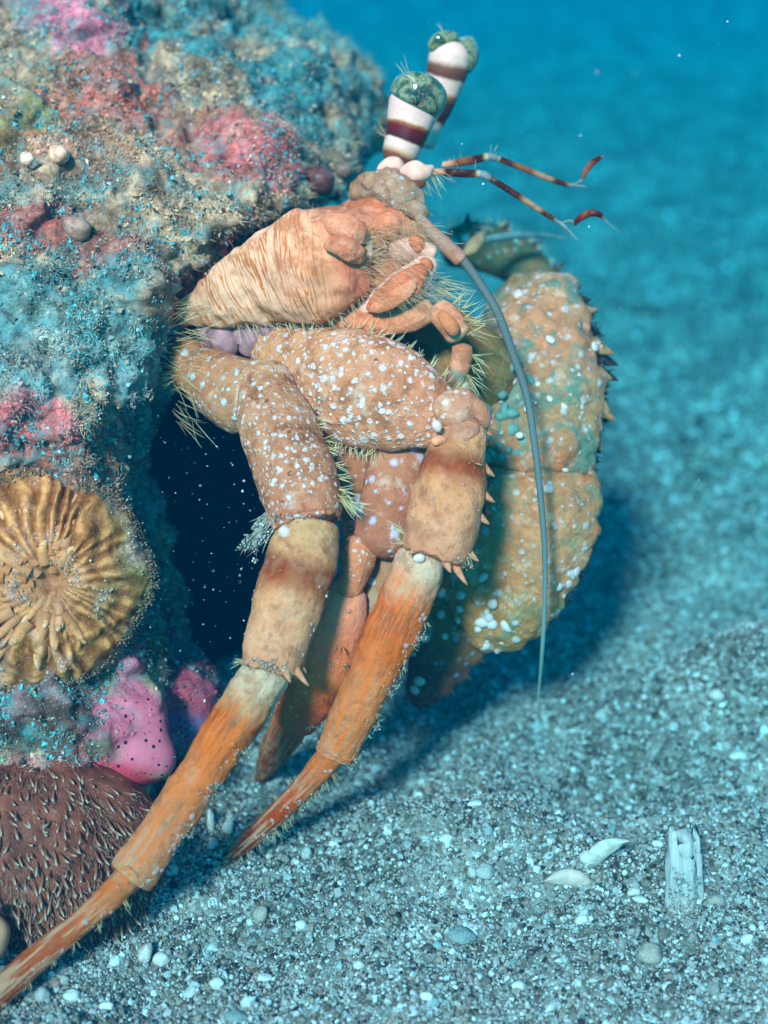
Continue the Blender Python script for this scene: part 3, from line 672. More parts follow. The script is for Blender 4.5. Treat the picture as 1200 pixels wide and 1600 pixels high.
growth(500, 276, 26, (.12, .045, .035), 'dark brown glossy sea squirt on the shell rim above the striped shield')
growth(538, 262, 15, (.20, .12, .08), 'small grey brown sea squirt between the shell rim and the front eyestalk')
growth(122, 352, 21, (.34, .20, .13), 'tan sea squirt among red crust on the left of the shell')
growth(92, 238, 17, (.72, .40, .24), 'small pale orange sea squirt on the upper left of the shell')
growth(44, 247, 12, (.72, .46, .3), 'tiny cream sea squirt left of the pale orange one on the upper shell')

# ------------------------------------------------------------------ hermit crab
crab = empty('hermit_crab', P(450, 1300, 30.5), 'orange hermit crab with white spotted legs and banded eyestalks leaning out of the shell', 'hermit crab')
CREAM, TAN, ORG, RED, BRN = (.66, .46, .28), (.58, .32, .17), (.80, .25, .06), (.62, .10, .02), (.36, .12, .03)
PINK, PALE = (.72, .38, .24), (.62, .62, .48)
merus_m = crust('spotted_merus', [(0, (.80, .60, .38)), (.35, (.72, .48, .31)), (.75, (.70, .44, .31)), (1, (.68, .38, .27))], .06, 0, spots=(5.6, .49), specks=.8, bump=.6, mottle=.4, blotch=((.34, .115, .04), .75))
merus_a = crust('small_spotted_merus', [(0, (.66, .52, .34)), (.3, (.60, .42, .28)), (.8, (.58, .34, .22)), (1, (.64, .34, .23))], .06, 0, spots=(6.8, .46), specks=.9, bump=.6, mottle=.45, blotch=((.30, .095, .035), .9))
carpus_m = crust('carpus', [(0, (.58, .50, .33)), (.10, (.60, .46, .28)), (.26, (.66, .44, .25)), (.34, (.26, .07, .02)), (.42, (.34, .10, .03)), (.55, (.72, .44, .26)), (.85, (.76, .48, .34)), (1, (.66, .36, .25))], .10, .10, (.50, .18, .09), mottle=.22, streak_f=(.7, 9))
prop_m = crust('propodus', [(0, (.64, .70, .62)), (.12, (.64, .62, .52)), (.20, (.62, .38, .20)), (.27, (.46, .10, .015)), (.36, (.60, .15, .02)), (.50, (.74, .24, .09)), (.7, (.72, .30, .16)), (.9, (.70, .40, .32)), (1, (.6, .42, .3))], .09, .75, (.85, .14, .02), mottle=.25, streak_f=(1.1, 17))
dact_m = crust('dactyl', [(0, (.74, .26, .11)), (.12, (.78, .18, .03)), (.40, (.62, .09, .015)), (.7, (.32, .045, .012)), (1, (.14, .03, .015))], .05, .7, (.66, .28, .15), mottle=.35, streak_f=(.9, 15))
knob_m = plain('joint_white', (.62, .44, .36), .35, .2, 5, .1, .2)
spine_mat = crust('spine', [(0, (.70, .36, .24)), (.7, (.72, .48, .36)), (1, (.5, .3, .25))], .05)
spine_dark = plain('dark_spine', (.05, .035, .03), .5)
tub_me = blob_mesh('tubercle', 2, .55); tub_me.materials.append(plain('tubercle', (.55, .38, .34), .4, .25, 8))
tub_or = blob_mesh('tubercle', 2, .55); tub_or.materials.append(plain('lilac_tubercle', (.52, .22, .16), .45, .3, 8))
tub_w = blob_mesh('tubercle', 2, .6); tub_w.materials.append(plain('white_tubercle', (.60, .46, .40), .4, .1, 8))
def spines(L, spec, parent, mat=None):
    for (u, th, ln, rad, lean) in spec:
        p, n, T = L.at(u, R(th)); p, n, T = p[0], n[0], T[0]
        v, f = spine_mesh(ln, rad, ln * .12); e = make('spine', v + world_of(parent), f, mat or spine_mat, parent)
        e.data.attributes.new('lu', 'FLOAT', 'POINT').data.foreach_set('value', (v[:, 2] / ln).astype(np.float32))
        e.location = Vector(p - n * rad * .8 - world_of(parent)); d = n + T * lean; e.rotation_mode = 'QUATERNION'; e.rotation_quaternion = Vector(d).to_track_quat('Z', 'Y')
def tubercles(L, spec, parent, me=None):
    for (u, th, sz) in spec:
        p, n, T = L.at(u, R(th)); place('tubercle', me or tub_me, p[0] - n[0] * sz * .12, n[0], (sz, sz * random.uniform(.8, 1.5), sz * random.uniform(.7, 1.1)), parent)
def rtub(n, u0, u1, t0, t1, s0, s1): return [(random.uniform(u0, u1), random.uniform(t0, t1), random.uniform(s0, s1)) for _ in range(n)]
def socket(L, u, mat, parent, w=1.03, name='joint_rim', ln=.10):
    """a raised rim round the end of a piece"""
    th = np.linspace(0, 2 * np.pi, 48, endpoint=False); V = []
    for k, (du, dr) in enumerate(((-.2, -.01), (.2, .015), (.6, .022), (1, .012), (1.05, -.05))):
        p, n, T = L.at(np.full(48, u), th); V.append(p * 1 + n * dr + T * (du - .5) * ln + T * (.02 * np.sin(th * 5 + u * 9) + .022 * np.sin(th * 13 + u * 5))[:, None])
    V = np.vstack(V); i = np.arange(240).reshape(5, 48); j = np.roll(i, -1, 1); f = np.stack([i[:-1], j[:-1], j[1:], i[1:]], -1).reshape(-1, 4)
    return make(name, V, f, mat, parent, attrs={'lu': (np.zeros(len(V)) + 1, 'FLOAT'), 'lc': (V, 'FLOAT_VECTOR')})
def knob(px, py, d, r, parent, mat=None, el=1.2, name='joint_knob'):
    L = Loft([(px - r * el, py + r * .3, d, r * .8), (px, py, d - .04, r), (px + r * el, py - r * .2, d, r * .7)], r * d / K, r * d / K, 1, 24, 24, (.02, .15))
    return L.make(name, mat or knob_m, parent)

# --- leg nearest the shell (A)
LA0 = Loft([(255, 545, 30.6, 30), (300, 572, 30.0, 38), (345, 602, 29.4, 52), (385, 622, 29.0, 58), (415, 630, 29.0, 40)], .3, .4, .8)
LA1 = Loft([(408, 562, 28.9, 36), (414, 600, 28.7, 46), (430, 655, 28.3, 58), (452, 715, 27.9, 64), (470, 770, 27.6, 63), (481, 822, 27.4, 57)], .35, .18, .75, nu=150, nv=80, noise=(.05, .6))
legA = LA0.make('walking_leg', crust('basal_segment', [(0, (.42, .24, .13)), (.5, (.55, .34, .2)), (1, (.5, .38, .26))], .06, 0, spots=(4.2, .40), spots_col=(.45, .52, .50), mottle=.3), crab)
LA1.make('leg_segment', merus_a, legA)
LA2 = Loft([(484, 812, 27.5, 44), (480, 840, 27.4, 49), (468, 885, 27.25, 55), (450, 945, 27.1, 57), (434, 1000, 27.0, 50), (420, 1052, 26.9, 44)], .14, .08, .85, noise=(.045, .5))
LA2.make('leg_segment', carpus_m, legA)
LA3 = Loft([(422, 1036, 27.0, 30), (406, 1068, 26.95, 40), (374, 1118, 26.9, 40), (320, 1200, 26.8, 37), (262, 1287, 26.7, 34), (226, 1340, 26.65, 35), (202, 1374, 26.6, 35)], .22, .06, .85, nu=190, nv=80, noise=(.045, .45), fine=.010)
LA3.make('leg_segment', prop_m, legA)
LA4 = Loft([(208, 1360, 26.7, 24), (178, 1396, 26.6, 22), (118, 1448, 26.45, 20), (55, 1500, 26.35, 22), (-10, 1556, 26.2, 24), (-70, 1605, 26.0, 18), (-110, 1640, 25.75, 4)], .1, .1, .85)
LA4.make('leg_tip', dact_m, legA)
socket(LA1, .972, merus_a, legA); socket(LA2, .97, carpus_m, legA); socket(LA3, .965, prop_m, legA, ln=.07)
knob(446, 832, 27.15, 13, legA, el=.7); knob(433, 1046, 26.85, 9, legA); knob(390, 1056, 26.95, 8, legA)
spines(LA2, [(.93, 25, .42, .075, .9), (.96, 55, .30, .07, 1.0), (.95, 140, .2, .06, .8), (.90, -5, .2, .06, .8)], legA)
spines(LA1, [(.97, 160, .14, .06, .8), (.97, 60, .12, .05, .9)], legA)
tubercles(LA3, rtub(16, .45, .96, 0, 45, .03, .075), legA, tub_or); tubercles(LA2, rtub(9, .3, .95, 5, 60, .02, .045), legA, tub_me); tubercles(LA4, rtub(12, .1, .8, 20, 80, .03, .06), legA, tub_or)
r_, d_, l_ = tufts(LA1, row(.12, .80, 5, 11, .34, .5, 4) + [(.90, 10, 14, .62, 1.0), (.86, 15, 8, .45, .9)]); bristles(legA, r_, d_, l_, .014)
r_, d_, l_ = tufts(LA0, row(.05, .4, 120, 8, .45, -.3, 4, 40) + row(.05, .3, 200, 5, .5, -.2, 4), .8); bristles(legA, r_, d_, l_, .007)
r_, d_, l_ = tufts(LA2, [(.97, 180, 5, .28, .2), (.6, 60, 3, .15, .6), (.95, 60, 6, .2, .9), (.98, 110, 6, .14, 1)]); bristles(legA, r_, d_, l_, .009)
r_, d_, l_ = tufts(LA4, row(.1, .8, 10, 7, .22, .6, 3)); bristles(legA, r_, d_, l_, .010, mat=hair_mat2)

# --- forward leg (B)
LB1 = Loft([(388, 548, 30.0, 12), (425, 550, 29.5, 38), (480, 572, 29.0, 66), (540, 600, 28.6, 86), (600, 622, 28.3, 86), (655, 640, 28.1, 68), (700, 652, 28.0, 46), (722, 656, 28.0, 28)], .25, .3, .55, nu=160, nv=96, noise=(.06, .7))
legB = LB1.make('walking_leg', merus_m, crab)
LB2 = Loft([(728, 645, 28.0, 28), (722, 680, 27.9, 38), (712, 725, 27.8, 50), (699, 780, 27.7, 58), (688, 830, 27.65, 59), (674, 874, 27.6, 50)], .3, .08, .85, noise=(.045, .5))
LB2.make('leg_segment', carpus_m, legB)
LB3 = Loft([(668, 850, 27.7, 28), (653, 884, 27.7, 39), (632, 940, 27.75, 43), (600, 1015, 27.9, 41), (566, 1085, 28.05, 37), (540, 1142, 28.2, 33), (522, 1184, 28.3, 32)], .22, .06, .85, nu=190, nv=80, noise=(.045, .45), fine=.010)
prop_b = crust('propodus_red', [(0, (.66, .70, .64)), (.11, (.66, .62, .54)), (.22, (.70, .42, .28)), (.32, (.66, .11, .01)), (.46, (.72, .17, .02)), (.60, (.72, .28, .13)), (.8, (.72, .32, .18)), (1, (.72, .36, .24))], .09, .85, (.85, .14, .02), mottle=.22, streak_f=(1.1, 17))
LB3.make('leg_segment', prop_b, legB)
LB4 = Loft([(526, 1170, 28.3, 24), (500, 1202, 28.4, 21), (462, 1243, 28.7, 18), (420, 1283, 29.1, 17), (380, 1318, 29.5, 14), (352, 1342, 29.8, 8), (338, 1354, 29.95, 2)], .1, .05, .85)
LB4.make('leg_tip', dact_m, legB)
socket(LB2, .97, carpus_m, legB); socket(LB3, .965, prop_b, legB, ln=.07)
# knee plates
kp = crust('knee_plate', [(0, (.60, .42, .30)), (1, (.62, .42, .32))], .05, .2, (.5, .25, .2), mottle=.35, spots=(3.5, .3))
Loft([(680, 655, 27.75, 20), (700, 642, 27.7, 30), (722, 638, 27.7, 32), (746, 648, 27.8, 22)], .2, .2, .55, 50, 40, (.02, .3)).make('knee_plate', kp, legB)
Loft([(690, 690, 27.7, 13), (716, 680, 27.55, 17), (748, 664, 27.65, 13)], .15, .15, .5, 50, 40, (.02, .3)).make('knee_plate', kp, legB)
Loft([(735, 625, 27.7, 12), (752, 645, 27.6, 14), (760, 668, 27.7, 8)], .12, .12, .7, 30, 24).make('knee_plate', kp, legB)
knob(683, 666, 27.45, 12, legB, el=.5); knob(686, 688, 27.5, 8, legB, plain('joint_orange', (.75, .25, .12), .4), el=1.6); knob(655, 872, 27.35, 8, legB)
spines(LB2, [(.10, 0, .2, .07, .4), (.33, -8, .28, .09, .5), (.50, 0, .30, .09, .5), (.66, 2, .24, .08, .6), (.88, 8, .26, .08, .6), (.985, 22, .46, .085, 1.0), (.985, 55, .30, .09, 1.0), (.98, 130, .2, .06, .9)], legB)
spines(LB2, [(.40, -20, .26, .09, .4), (.58, -14, .3, .1, .4)], legB, spine_dark)
spines(LB1, [(u, 185, .08, .07, 0) for u in (.45, .5, .55, .6, .65, .7)], legB)
tubercles(LB3, rtub(24, .25, .97, -5, 45, .03, .075), legB, tub_or); tubercles(LB2, rtub(10, .1, .95, 20, 130, .02, .04), legB, tub_or); tubercles(LB4, rtub(10, .05, .7, 20, 80, .03, .05), legB, tub_or)
r_, d_, l_ = tufts(LB1, row(.48, .72, 176, 9, .34, .3, 5) + row(.1, .45, 176, 5, .3, .1, 2) + row(.1, .95, 4, 15, .34, .5, 4) + [(.97, 10, 12, .4, .5)]); bristles(legB, r_, d_, l_, .012)
r_, d_, l_ = tufts(LB2, [(.05, 10, 8, .3, .3), (.97, 165, 7, .35, -.2), (.99, 120, 10, .15, .8), (.9, 175, 6, .4, -.3), (.9, 20, 5, .2, .4), (.35, 60, 4, .2, .3)]); bristles(legB, r_, d_, l_, .010)
r_, d_, l_ = tufts(LB4, row(.1, .95, 5, 14, .26, .4, 4) + row(.3, .9, 180, 6, .2, .5, 3)); bristles(legB, r_, d_, l_, .009, mat=hair_mat2)
r_, d_, l_ = tufts(LB3, row(.3, .95, 8, 7, .16, .7, 3)); bristles(legB, r_, d_, l_, .009)

# --- far walking leg (C) glowing orange between the two
LC0 = Loft([(520, 640, 29.7, 60), (560, 700, 29.4, 72), (590, 750, 29.2, 66), (588, 810, 29.1, 60), (565, 862, 29.0, 46)], .3, .3, .7, nu=110, nv=64)
dull = crust('dull_spotted', [(0, (.46, .36, .24)), (.5, (.52, .30, .20)), (1, (.52, .30, .22))], .06, 0, spots=(2.6, .30), spots_col=(.52, .46, .52), mottle=.4)
legC = LC0.make('walking_leg', dull, crab)
LC1 = Loft([(556, 838, 28.5, 22), (560, 868, 28.3, 27), (552, 905, 28.3, 21), (536, 935, 28.4, 26)], .2, .2, .9, 60, 40); LC1.make('leg_segment', crust('pink_joint', [(0, PINK), (1, (.75, .33, .2))], .05, .2, spots=(4, .3), mottle=.3), legC)
LC2 = Loft([(550, 912, 28.4, 24), (534, 960, 28.5, 40), (512, 1020, 28.8, 46), (490, 1080, 29.2, 44), (458, 1130, 30.0, 36)], .2, .2, .8)
LC2.make('leg_segment', crust('glow_orange', [(0, (.90, .50, .40)), (.3, (.95, .32, .20)), (.6, (.95, .20, .06)), (1, (.85, .12, .03))], .1, .25, (.9, .16, .03), mottle=.2, blotch=((.8, .2, .05), .4)), legC)
LC3 = Loft([(462, 1115, 30.0, 32), (438, 1160, 30.7, 28), (415, 1200, 32.0, 16), (400, 1222, 32.3, 4)], .15, .1, .8); LC3.make('leg_tip', dact_m, legC)
tubercles(LC2, rtub(10, .1, .95, 20, 150, .03, .06), legC, tub_or)
r_, d_, l_ = tufts(LC2, [(.3, 60, 4, .35, .3), (.6, 60, 4, .4, .2), (.8, 40, 4, .4, .2), (.5, 120, 3, .3, .1)]); bristles(legC, r_, d_, l_, .007, mat=plain('dark_hair', (.12, .04, .02)))

# --- small claw hanging behind leg B
LD0 = Loft([(600, 640, 29.0, 40), (622, 700, 28.8, 48), (618, 760, 28.6, 50), (602, 820, 28.4, 48), (585, 870, 28.3, 40)], .3, .3, .8)
clawD = LD0.make('small_claw', crust('plum_spotted', [(0, (.52, .32, .22)), (1, (.52, .26, .20))], .05, 0, spots=(2.6, .32), spots_col=(.56, .5, .58), mottle=.4), crab)
LD1 = Loft([(610, 850, 28.9, 36), (604, 905, 28.9, 40), (590, 970, 28.9, 40), (572, 1030, 29.0, 32), (552, 1085, 29.1, 14)], .3, .3, .7)
LD1.make('pincer', crust('grey_pincer', [(0, (.52, .42, .32)), (.4, (.46, .44, .38)), (.8, (.5, .44, .36)), (1, (.5, .4, .3))], .08, .15, mottle=.4), clawD)
tubercles(LD1, rtub(14, .1, .9, 20, 150, .05, .10), clawD, tub_me)
r_, d_, l_ = tufts(LD0, row(.3, .95, 20, 6, .3, .5, 3)); bristles(clawD, r_, d_, l_, .008)

# --- large claw (E) on the right
LE0 = Loft([(640, 505, 31.2, 40), (690, 540, 30.8, 62), (740, 575, 30.5, 66), (790, 600, 31.0, 50)], .4, .3, .7)
olive = crust('olive_arm', [(0, (.42, .28, .13)), (.5, (.25, .24, .09)), (1, (.18, .25, .13))], .12, .2, (.5, .3, .12), mottle=.4)
clawE = LE0.make('large_claw', olive, crab)
palm_m = crust('claw_palm', [(0, (.30, .32, .20)), (.2, (.66, .50, .34)), (.45, (.74, .46, .30)), (.7, (.50, .46, .30)), (1, (.70, .36, .18))], .16, 0, spots=(3.0, .34), spots_col=(.62, .52, .46), mottle=.5, bump=.9, blotch=((.09, .22, .15), .75))
LE1 = Loft([(790, 440, 32.3, 34), (822, 478, 31.9, 68), (842, 530, 31.5, 88), (846, 590, 31.2, 96), (838, 650, 31.0, 96), (826, 705, 30.9, 98), (818, 748, 30.9, 96)], .5, .4, .6, nu=170, nv=110, noise=(.20, .75), fine=.02)
LE1.make('palm', palm_m, clawE)
fing_m = crust('claw_finger', [(0, (.72, .32, .15)), (.15, (.72, .46, .28)), (.5, (.74, .46, .28)), (.8, (.62, .38, .15)), (1, (.62, .34, .14))], .16, 0, spots=(3.0, .34), spots_col=(.60, .50, .46), mottle=.5, bump=.9, blotch=((.12, .24, .12), .6))
def scal(u, th): return .09 * np.abs(np.sin(u * 26)) * np.exp(-((np.mod(th + np.pi, 2 * np.pi) - np.pi) / .5) ** 2)
LE2 = Loft([(822, 722, 30.9, 92), (818, 780, 30.7, 108), (806, 850, 30.6, 108), (786, 920, 30.6, 88), (762, 975, 30.7, 58), (745, 1015, 30.9, 24)], .35, .35, .5, nu=170, nv=110, noise=(.17, .7), fine=.02, ribs=scal)
LE2.make('finger', fing_m, clawE)
LE3 = Loft([(720, 900, 31.3, 60), (712, 960, 31.3, 62), (690, 1020, 31.4, 52), (660, 1070, 31.6, 30), (640, 1095, 32.4, 10)], .3, .3, .6, ribs=scal)
LE3.make('finger', crust('dark_finger', [(0, (.30, .34, .08)), (.3, (.28, .22, .09)), (.55, (.16, .10, .09)), (1, (.28, .05, .04))], .14, 0, spots=(2.0, .3), spots_col=(.2, .25, .4), mottle=.5), clawE)
# spiny right margin; the near-black spines have its shadow side painted in
spines(LE1, [(.30, 6, .35, .16, .3), (.42, 4, .48, .2, .7), (.52, 0, .34, .16, .5), (.62, 4, .62, .24, .9), (.76, 0, .38, .18, .7), (.9, 4, .5, .22, .8)], clawE, palm_m)
spines(LE1, [(u, -22 + random.uniform(-8, 8), random.uniform(.4, .65), .17, random.uniform(0, .4)) for u in np.linspace(.22, .98, 15)], clawE, spine_dark)
spines(LE2, [(u, -14 + random.uniform(-6, 8), random.uniform(.16, .3), .11, .3) for u in np.linspace(.06, .9, 20)], clawE, fing_m)
spines(LE2, [(u, -22 + random.uniform(-8, 8), random.uniform(.3, .5), .15, .2) for u in np.linspace(.05, .6, 10)], clawE, spine_dark)
spines(LE3, [(u, 10 + random.uniform(-6, 6), .25, .10, .3) for u in np.linspace(.2, .95, 8)], clawE, spine_dark)
tubercles(LE1, rtub(40, .15, .98, 15, 165, .03, .12), clawE, tub_w); tubercles(LE2, rtub(50, .05, .95, 5, 160, .03, .11), clawE, tub_w)
tubercles(LE2, [(u, random.uniform(2, 16), random.uniform(.08, .13)) for u in np.linspace(.3, .95, 12)], clawE, tub_me)
teal_t = blob_mesh('tubercle', 2, .8); teal_t.materials.append(plain('teal_tubercle', (.12, .26, .20), .4, .2, 6))
for _ in range(26):
    px, py = random.uniform(752, 830), random.uniform(560, 735)
    place('tubercle', teal_t, P(px, py, 30.35 + abs(px - 790) * .003), TOCAM, (random.uniform(.1, .2), random.uniform(.08, .15), .16), clawE)
tubercles(LE3, rtub(12, .1, .9, 20, 160, .07, .13), clawE, tub_me)
dk = plain('dark_fringe', (.035, .05, .045), .7)
r_, d_, l_ = tufts(LE1, row(.2, .98, -8, 34, .26, .2, 5, 14)); bristles(clawE, r_, d_, l_, .022, .3, dk, 'fringe')
r_, d_, l_ = tufts(LE2, row(.03, .8, -10, 30, .22, .2, 5, 14)); bristles(clawE, r_, d_, l_, .022, .3, dk, 'fringe')
# --- rear spiny pieces beyond the mouthparts
LF = Loft([(690, 395, 35.0, 26), (740, 385, 35.2, 38), (800, 405, 35.2, 36), (850, 440, 35, 26), (880, 470, 34.8, 12)], .3, .3, .8)
rear = LF.make('rear_arm', crust('rear_green', [(0, (.05, .20, .17)), (.6, (.10, .24, .17)), (1, (.28, .22, .13))], .1, 0, spots=(2.2, .33), spots_col=(.25, .65, .65), mottle=.5), crab)
spines(LF, [(.2, 5, .3, .1, .2), (.4, 0, .35, .12, .1), (.6, -5, .3, .1, .4), (.8, 0, .35, .1, .4)], rear, spine_dark)
r_, d_, l_ = tufts(LF, row(.1, .95, 5, 14, .3, .2, 4)); bristles(rear, r_, d_, l_, .012)

# --- striped shield
sh = NT('striped_shield'); o = sh.obj(); u = sh.attr('lu', 'Fac'); lc = sh.attr('lc', 'Vector')
wv_ = sh.scale(lc, (5.2, .8, .8)); nzv = sh.noise(wv_, 1, 3, .5, .5)
ln = sh.step(sh.math('ABSOLUTE', sh.math('SUBTRACT', sh.math('FRACT', sh.math('MULTIPLY', nzv, 7.0)), .5)), .05, .26, 1, 0)
base = sh.ramp(sh.math('ADD', u, sh.math('MULTIPLY', sh.math('SUBTRACT', sh.noise(o, 2, 3), .5), .2)), [(0, (.32, .20, .13)), (.2, (.62, .38, .25)), (.6, (.74, .43, .28)), (.8, (.66, .32, .18)), (.9, (.50, .15, .08)), (1, (.70, .34, .24))])
mask = sh.math('MULTIPLY', sh.step(u, .08, .2), sh.step(u, .72, .86, 1, 0))
c = sh.mix(sh.math('MULTIPLY', sh.math('MULTIPLY', ln, mask), sh.step(sh.noise(o, 2.6, 4, .65), .35, .6, .35, 1)), base, (.46, .12, .015))
up = sh.n('ShaderNodeSeparateXYZ'); sh.put(up.inputs[0], o)
c = sh.mix(sh.math('MULTIPLY', sh.step(sh.noise(o, 1.9, 6, .65), .47, .66), .75), c, (.36, .13, .05))
c = sh.mix(1, c, (1, .88, .76), 'MULTIPLY')
shield_m = sh.out(c, .45, sh.bump(sh.math('ADD', sh.math('MULTIPLY', ln, -.5), sh.noise(o, 9, 4)), .35, .05), .4, .1)
LS = Loft([(272, 492, 29.9, 10), (310, 484, 29.6, 24), (352, 467, 29.3, 44), (400, 445, 29.0, 64), (450, 424, 28.7, 82), (505, 412, 28.5, 84), (548, 402, 28.5, 62), (578, 394, 28.6, 34)], .2, .35, .5, nu=150, nv=110, noise=(.16, .8), fine=.012)
LS.make('shield', shield_m, crab)
boss = crust('shield_boss', [(0, (.6, .45, .3)), (.5, (.72, .5, .38)), (1, (.8, .6, .48))], .1, .3, (.55, .13, .05), mottle=.4, bump=.5, blotch=((.42, .09, .04), .5))
for st_ in ([(492, 352, 28.2, 10), (520, 352, 28.0, 20), (548, 362, 28.0, 24), (565, 382, 28.15, 16)], [(505, 385, 27.75, 8), (530, 384, 27.7, 16), (552, 394, 27.85, 18), (566, 410, 28.1, 12)], [(440, 352, 28.4, 8), (470, 346, 28.3, 14), (505, 340, 28.4, 12)]):
    Loft(st_, .25, .25, .5, 50, 48, (.035, .2)).make('shield_boss', boss, crab)
LSw = Loft([(545, 345, 28.45, 5), (566, 362, 28.45, 6), (577, 392, 28.42, 6), (572, 425, 28.5, 4)], .3, .3, 1, 60, 20, (.02, .2)); LSw.make('shield_rim', plain('rim_white', (.62, .42, .32), .4, .15, 5), crab)
tubercles(LS, [(.86, 78, .07), (.83, 70, .06), (.89, 96, .045), (.91, 105, .04), (.80, 64, .045)], crab, tub_w)
r_, d_, l_ = tufts(LS, row(.30, .92, 168, 18, .42, .3, 3, 14) + row(.7, 1, 60, 8, .32, .6, 5, 30) + row(.93, .99, 80, 5, .4, .8, 6, 30)); bristles(crab, r_, d_, l_, .0085, mat=hair_mat)
# lilac folds under the shield
lil = plain('lilac_membrane', (.30, .15, .14), .4, .35, 3, .15, .3)
for st_ in ([(335, 500, 29.8, 22), (352, 530, 29.8, 26), (350, 560, 30, 14)], [(372, 505, 29.7, 22), (392, 532, 29.7, 22), (385, 556, 29.9, 14)], [(405, 500, 29.5, 16), (425, 520, 29.5, 16), (430, 540, 29.8, 10)], [(318, 500, 29.9, 14), (326, 524, 29.9, 14), (322, 545, 30, 8)]):
    Loft(st_, .15, .15, .8, 40, 32).make('membrane_fold', lil, crab)
# body mass behind everything (keeps the crab joined up)
body_m = crust('body_flesh', [(0, (.40, .20, .12)), (.5, (.62, .30, .18)), (1, (.66, .34, .22))], .12, .3, (.75, .40, .25), mottle=.5, streak_f=(2, 6))
LBod = Loft([(330, 520, 31.6, 50), (400, 480, 31.0, 80), (480, 440, 30.6, 100), (560, 410, 30.2, 92), (615, 385, 29.9, 62), (645, 365, 29.9, 30)], .5, .4, .6, nu=110, nv=64, noise=(.1, .8)); LBod.make('body', body_m, crab)
LBo2 = Loft([(360, 620, 32.5, 50), (420, 600, 31.9, 70), (500, 610, 31.2, 75), (580, 570, 31.0, 70), (650, 520, 31.2, 50)], .5, .5, .6); LBo2.make('lower_body', olive, crab)

# --- mouthparts
mp = crust('mouthpart', [(0, (.70, .40, .27)), (.4, (.74, .38, .24)), (.8, (.76, .48, .34)), (1, (.80, .66, .5))], .1, .2, (.68, .22, .09), mottle=.4, streak_f=(2, 5), sss=.1)
mpo = crust('mouthpart_orange', [(0, (.62, .24, .13)), (.5, (.66, .32, .2)), (1, (.6, .22, .12))], .1, .3, (.6, .14, .04), mottle=.3, sss=.1)
whi = plain('white_margin', (.70, .40, .28), .35, .15, 5, .15, .2)
head = Loft([(540, 330, 30.2, 24), (575, 345, 29.6, 40), (610, 350, 29.3, 44), (640, 372, 29.2, 36), (668, 395, 29.2, 18)], .3, .3, .7, nu=100, nv=60, noise=(.08, .4)).make('head', body_m, crab)
Loft([(558, 490, 28.9, 12), (595, 473, 28.7, 22), (635, 447, 28.5, 29), (662, 418, 28.5, 21), (674, 400, 28.6, 12)], .2, .15, .6, nu=90, nv=60).make('maxilliped', whi, crab)
Loft([(572, 484, 28.45, 6), (602, 468, 28.28, 17), (632, 449, 28.12, 24), (655, 424, 28.14, 16), (663, 412, 28.25, 6)], .2, .15, .5, nu=60, nv=50).make('maxilliped_lining', mpo, crab)
Loft([(576, 486, 28.3, 5), (606, 472, 28.12, 12), (634, 455, 27.98, 13), (650, 435, 28.0, 6)], .2, .15, .5, nu=60, nv=50).make('maxilliped_lining', mp, crab)
Loft([(650, 405, 28.8, 12), (664, 392, 28.6, 15), (680, 402, 28.6, 12)], .1, .1, .8, 40, 32).make('maxilliped', whi, crab)
Loft([(655, 408, 28.45, 6), (667, 412, 28.35, 9), (672, 424, 28.4, 6)], .1, .1, .8, 40, 32).make('maxilliped_lining', mpo, crab)
Loft([(610, 398, 28.9, 14), (632, 390, 28.7, 18), (655, 378, 28.7, 12)], .15, .15, .7, 40, 40).make('mandible', whi, crab)
Loft([(640, 372, 28.6, 9), (652, 380, 28.5, 12), (656, 395, 28.5, 8)], .1, .1, .8, 40, 32).make('mandible', mpo, crab)
Loft([(585, 345, 29.0, 16), (605, 352, 28.8, 22), (628, 350, 28.8, 15)], .15, .15, .7, 40, 40).make('mandible', mp, crab)
Loft([(540, 455, 29.2, 20), (585, 445, 29.0, 26), (625, 420, 28.9, 20)], .2, .2, .6, 60, 40).make('mouth_lobe', mpo, crab)
Loft([(470, 508, 29.3, 18), (530, 500, 29.0, 24), (590, 490, 28.9, 24), (630, 482, 28.9, 14)], .2, .2, .6, 60, 40).make('mouth_lobe', mp, crab)
Loft([(545, 512, 28.9, 12), (590, 505, 28.7, 22), (640, 495, 28.6, 23), (678, 482, 28.6, 18)], .15, .12, .7, 60, 40).make('palp', mp, crab)
lp2 = Loft([(678, 478, 28.6, 18), (700, 500, 28.5, 23), (720, 532, 28.5, 21)], .12, .12, .7, 60, 40); palp2 = lp2.make('palp', crust('palp_joint', [(0, (.80, .66, .55)), (.25, (.72, .44, .32)), (.7, (.70, .42, .3)), (.9, (.84, .74, .66)), (1, (.84, .74, .66))], .05, mottle=.3), crab)
Loft([(688, 486, 28.28, 7), (701, 504, 28.15, 13), (713, 524, 28.2, 9)], .1, .1, .6, 40, 32).make('palp_centre', crust('palp_c', [(0, (.62, .36, .2)), (1, (.6, .3, .16))]), palp2)
lp3 = Loft([(722, 536, 28.6, 17), (720, 560, 28.7, 18), (712, 588, 28.8, 16), (704, 612, 29.0, 9)], .1, .2, .8, 60, 40)
palp3 = lp3.make('palp', crust('palp_tip', [(0, (.76, .48, .36)), (.45, (.72, .42, .3)), (.6, (.22, .42, .38)), (1, (.1, .34, .32))], .05), crab)
r_, d_, l_ = tufts(lp2, row(.3, .95, 8, 5, .55, .3, 6)); bristles(palp2, r_, d_, l_, .011)
r_, d_, l_ = tufts(lp3, row(.2, .9, 5, 5, .6, .5, 6)); bristles(palp3, r_, d_, l_, .011)
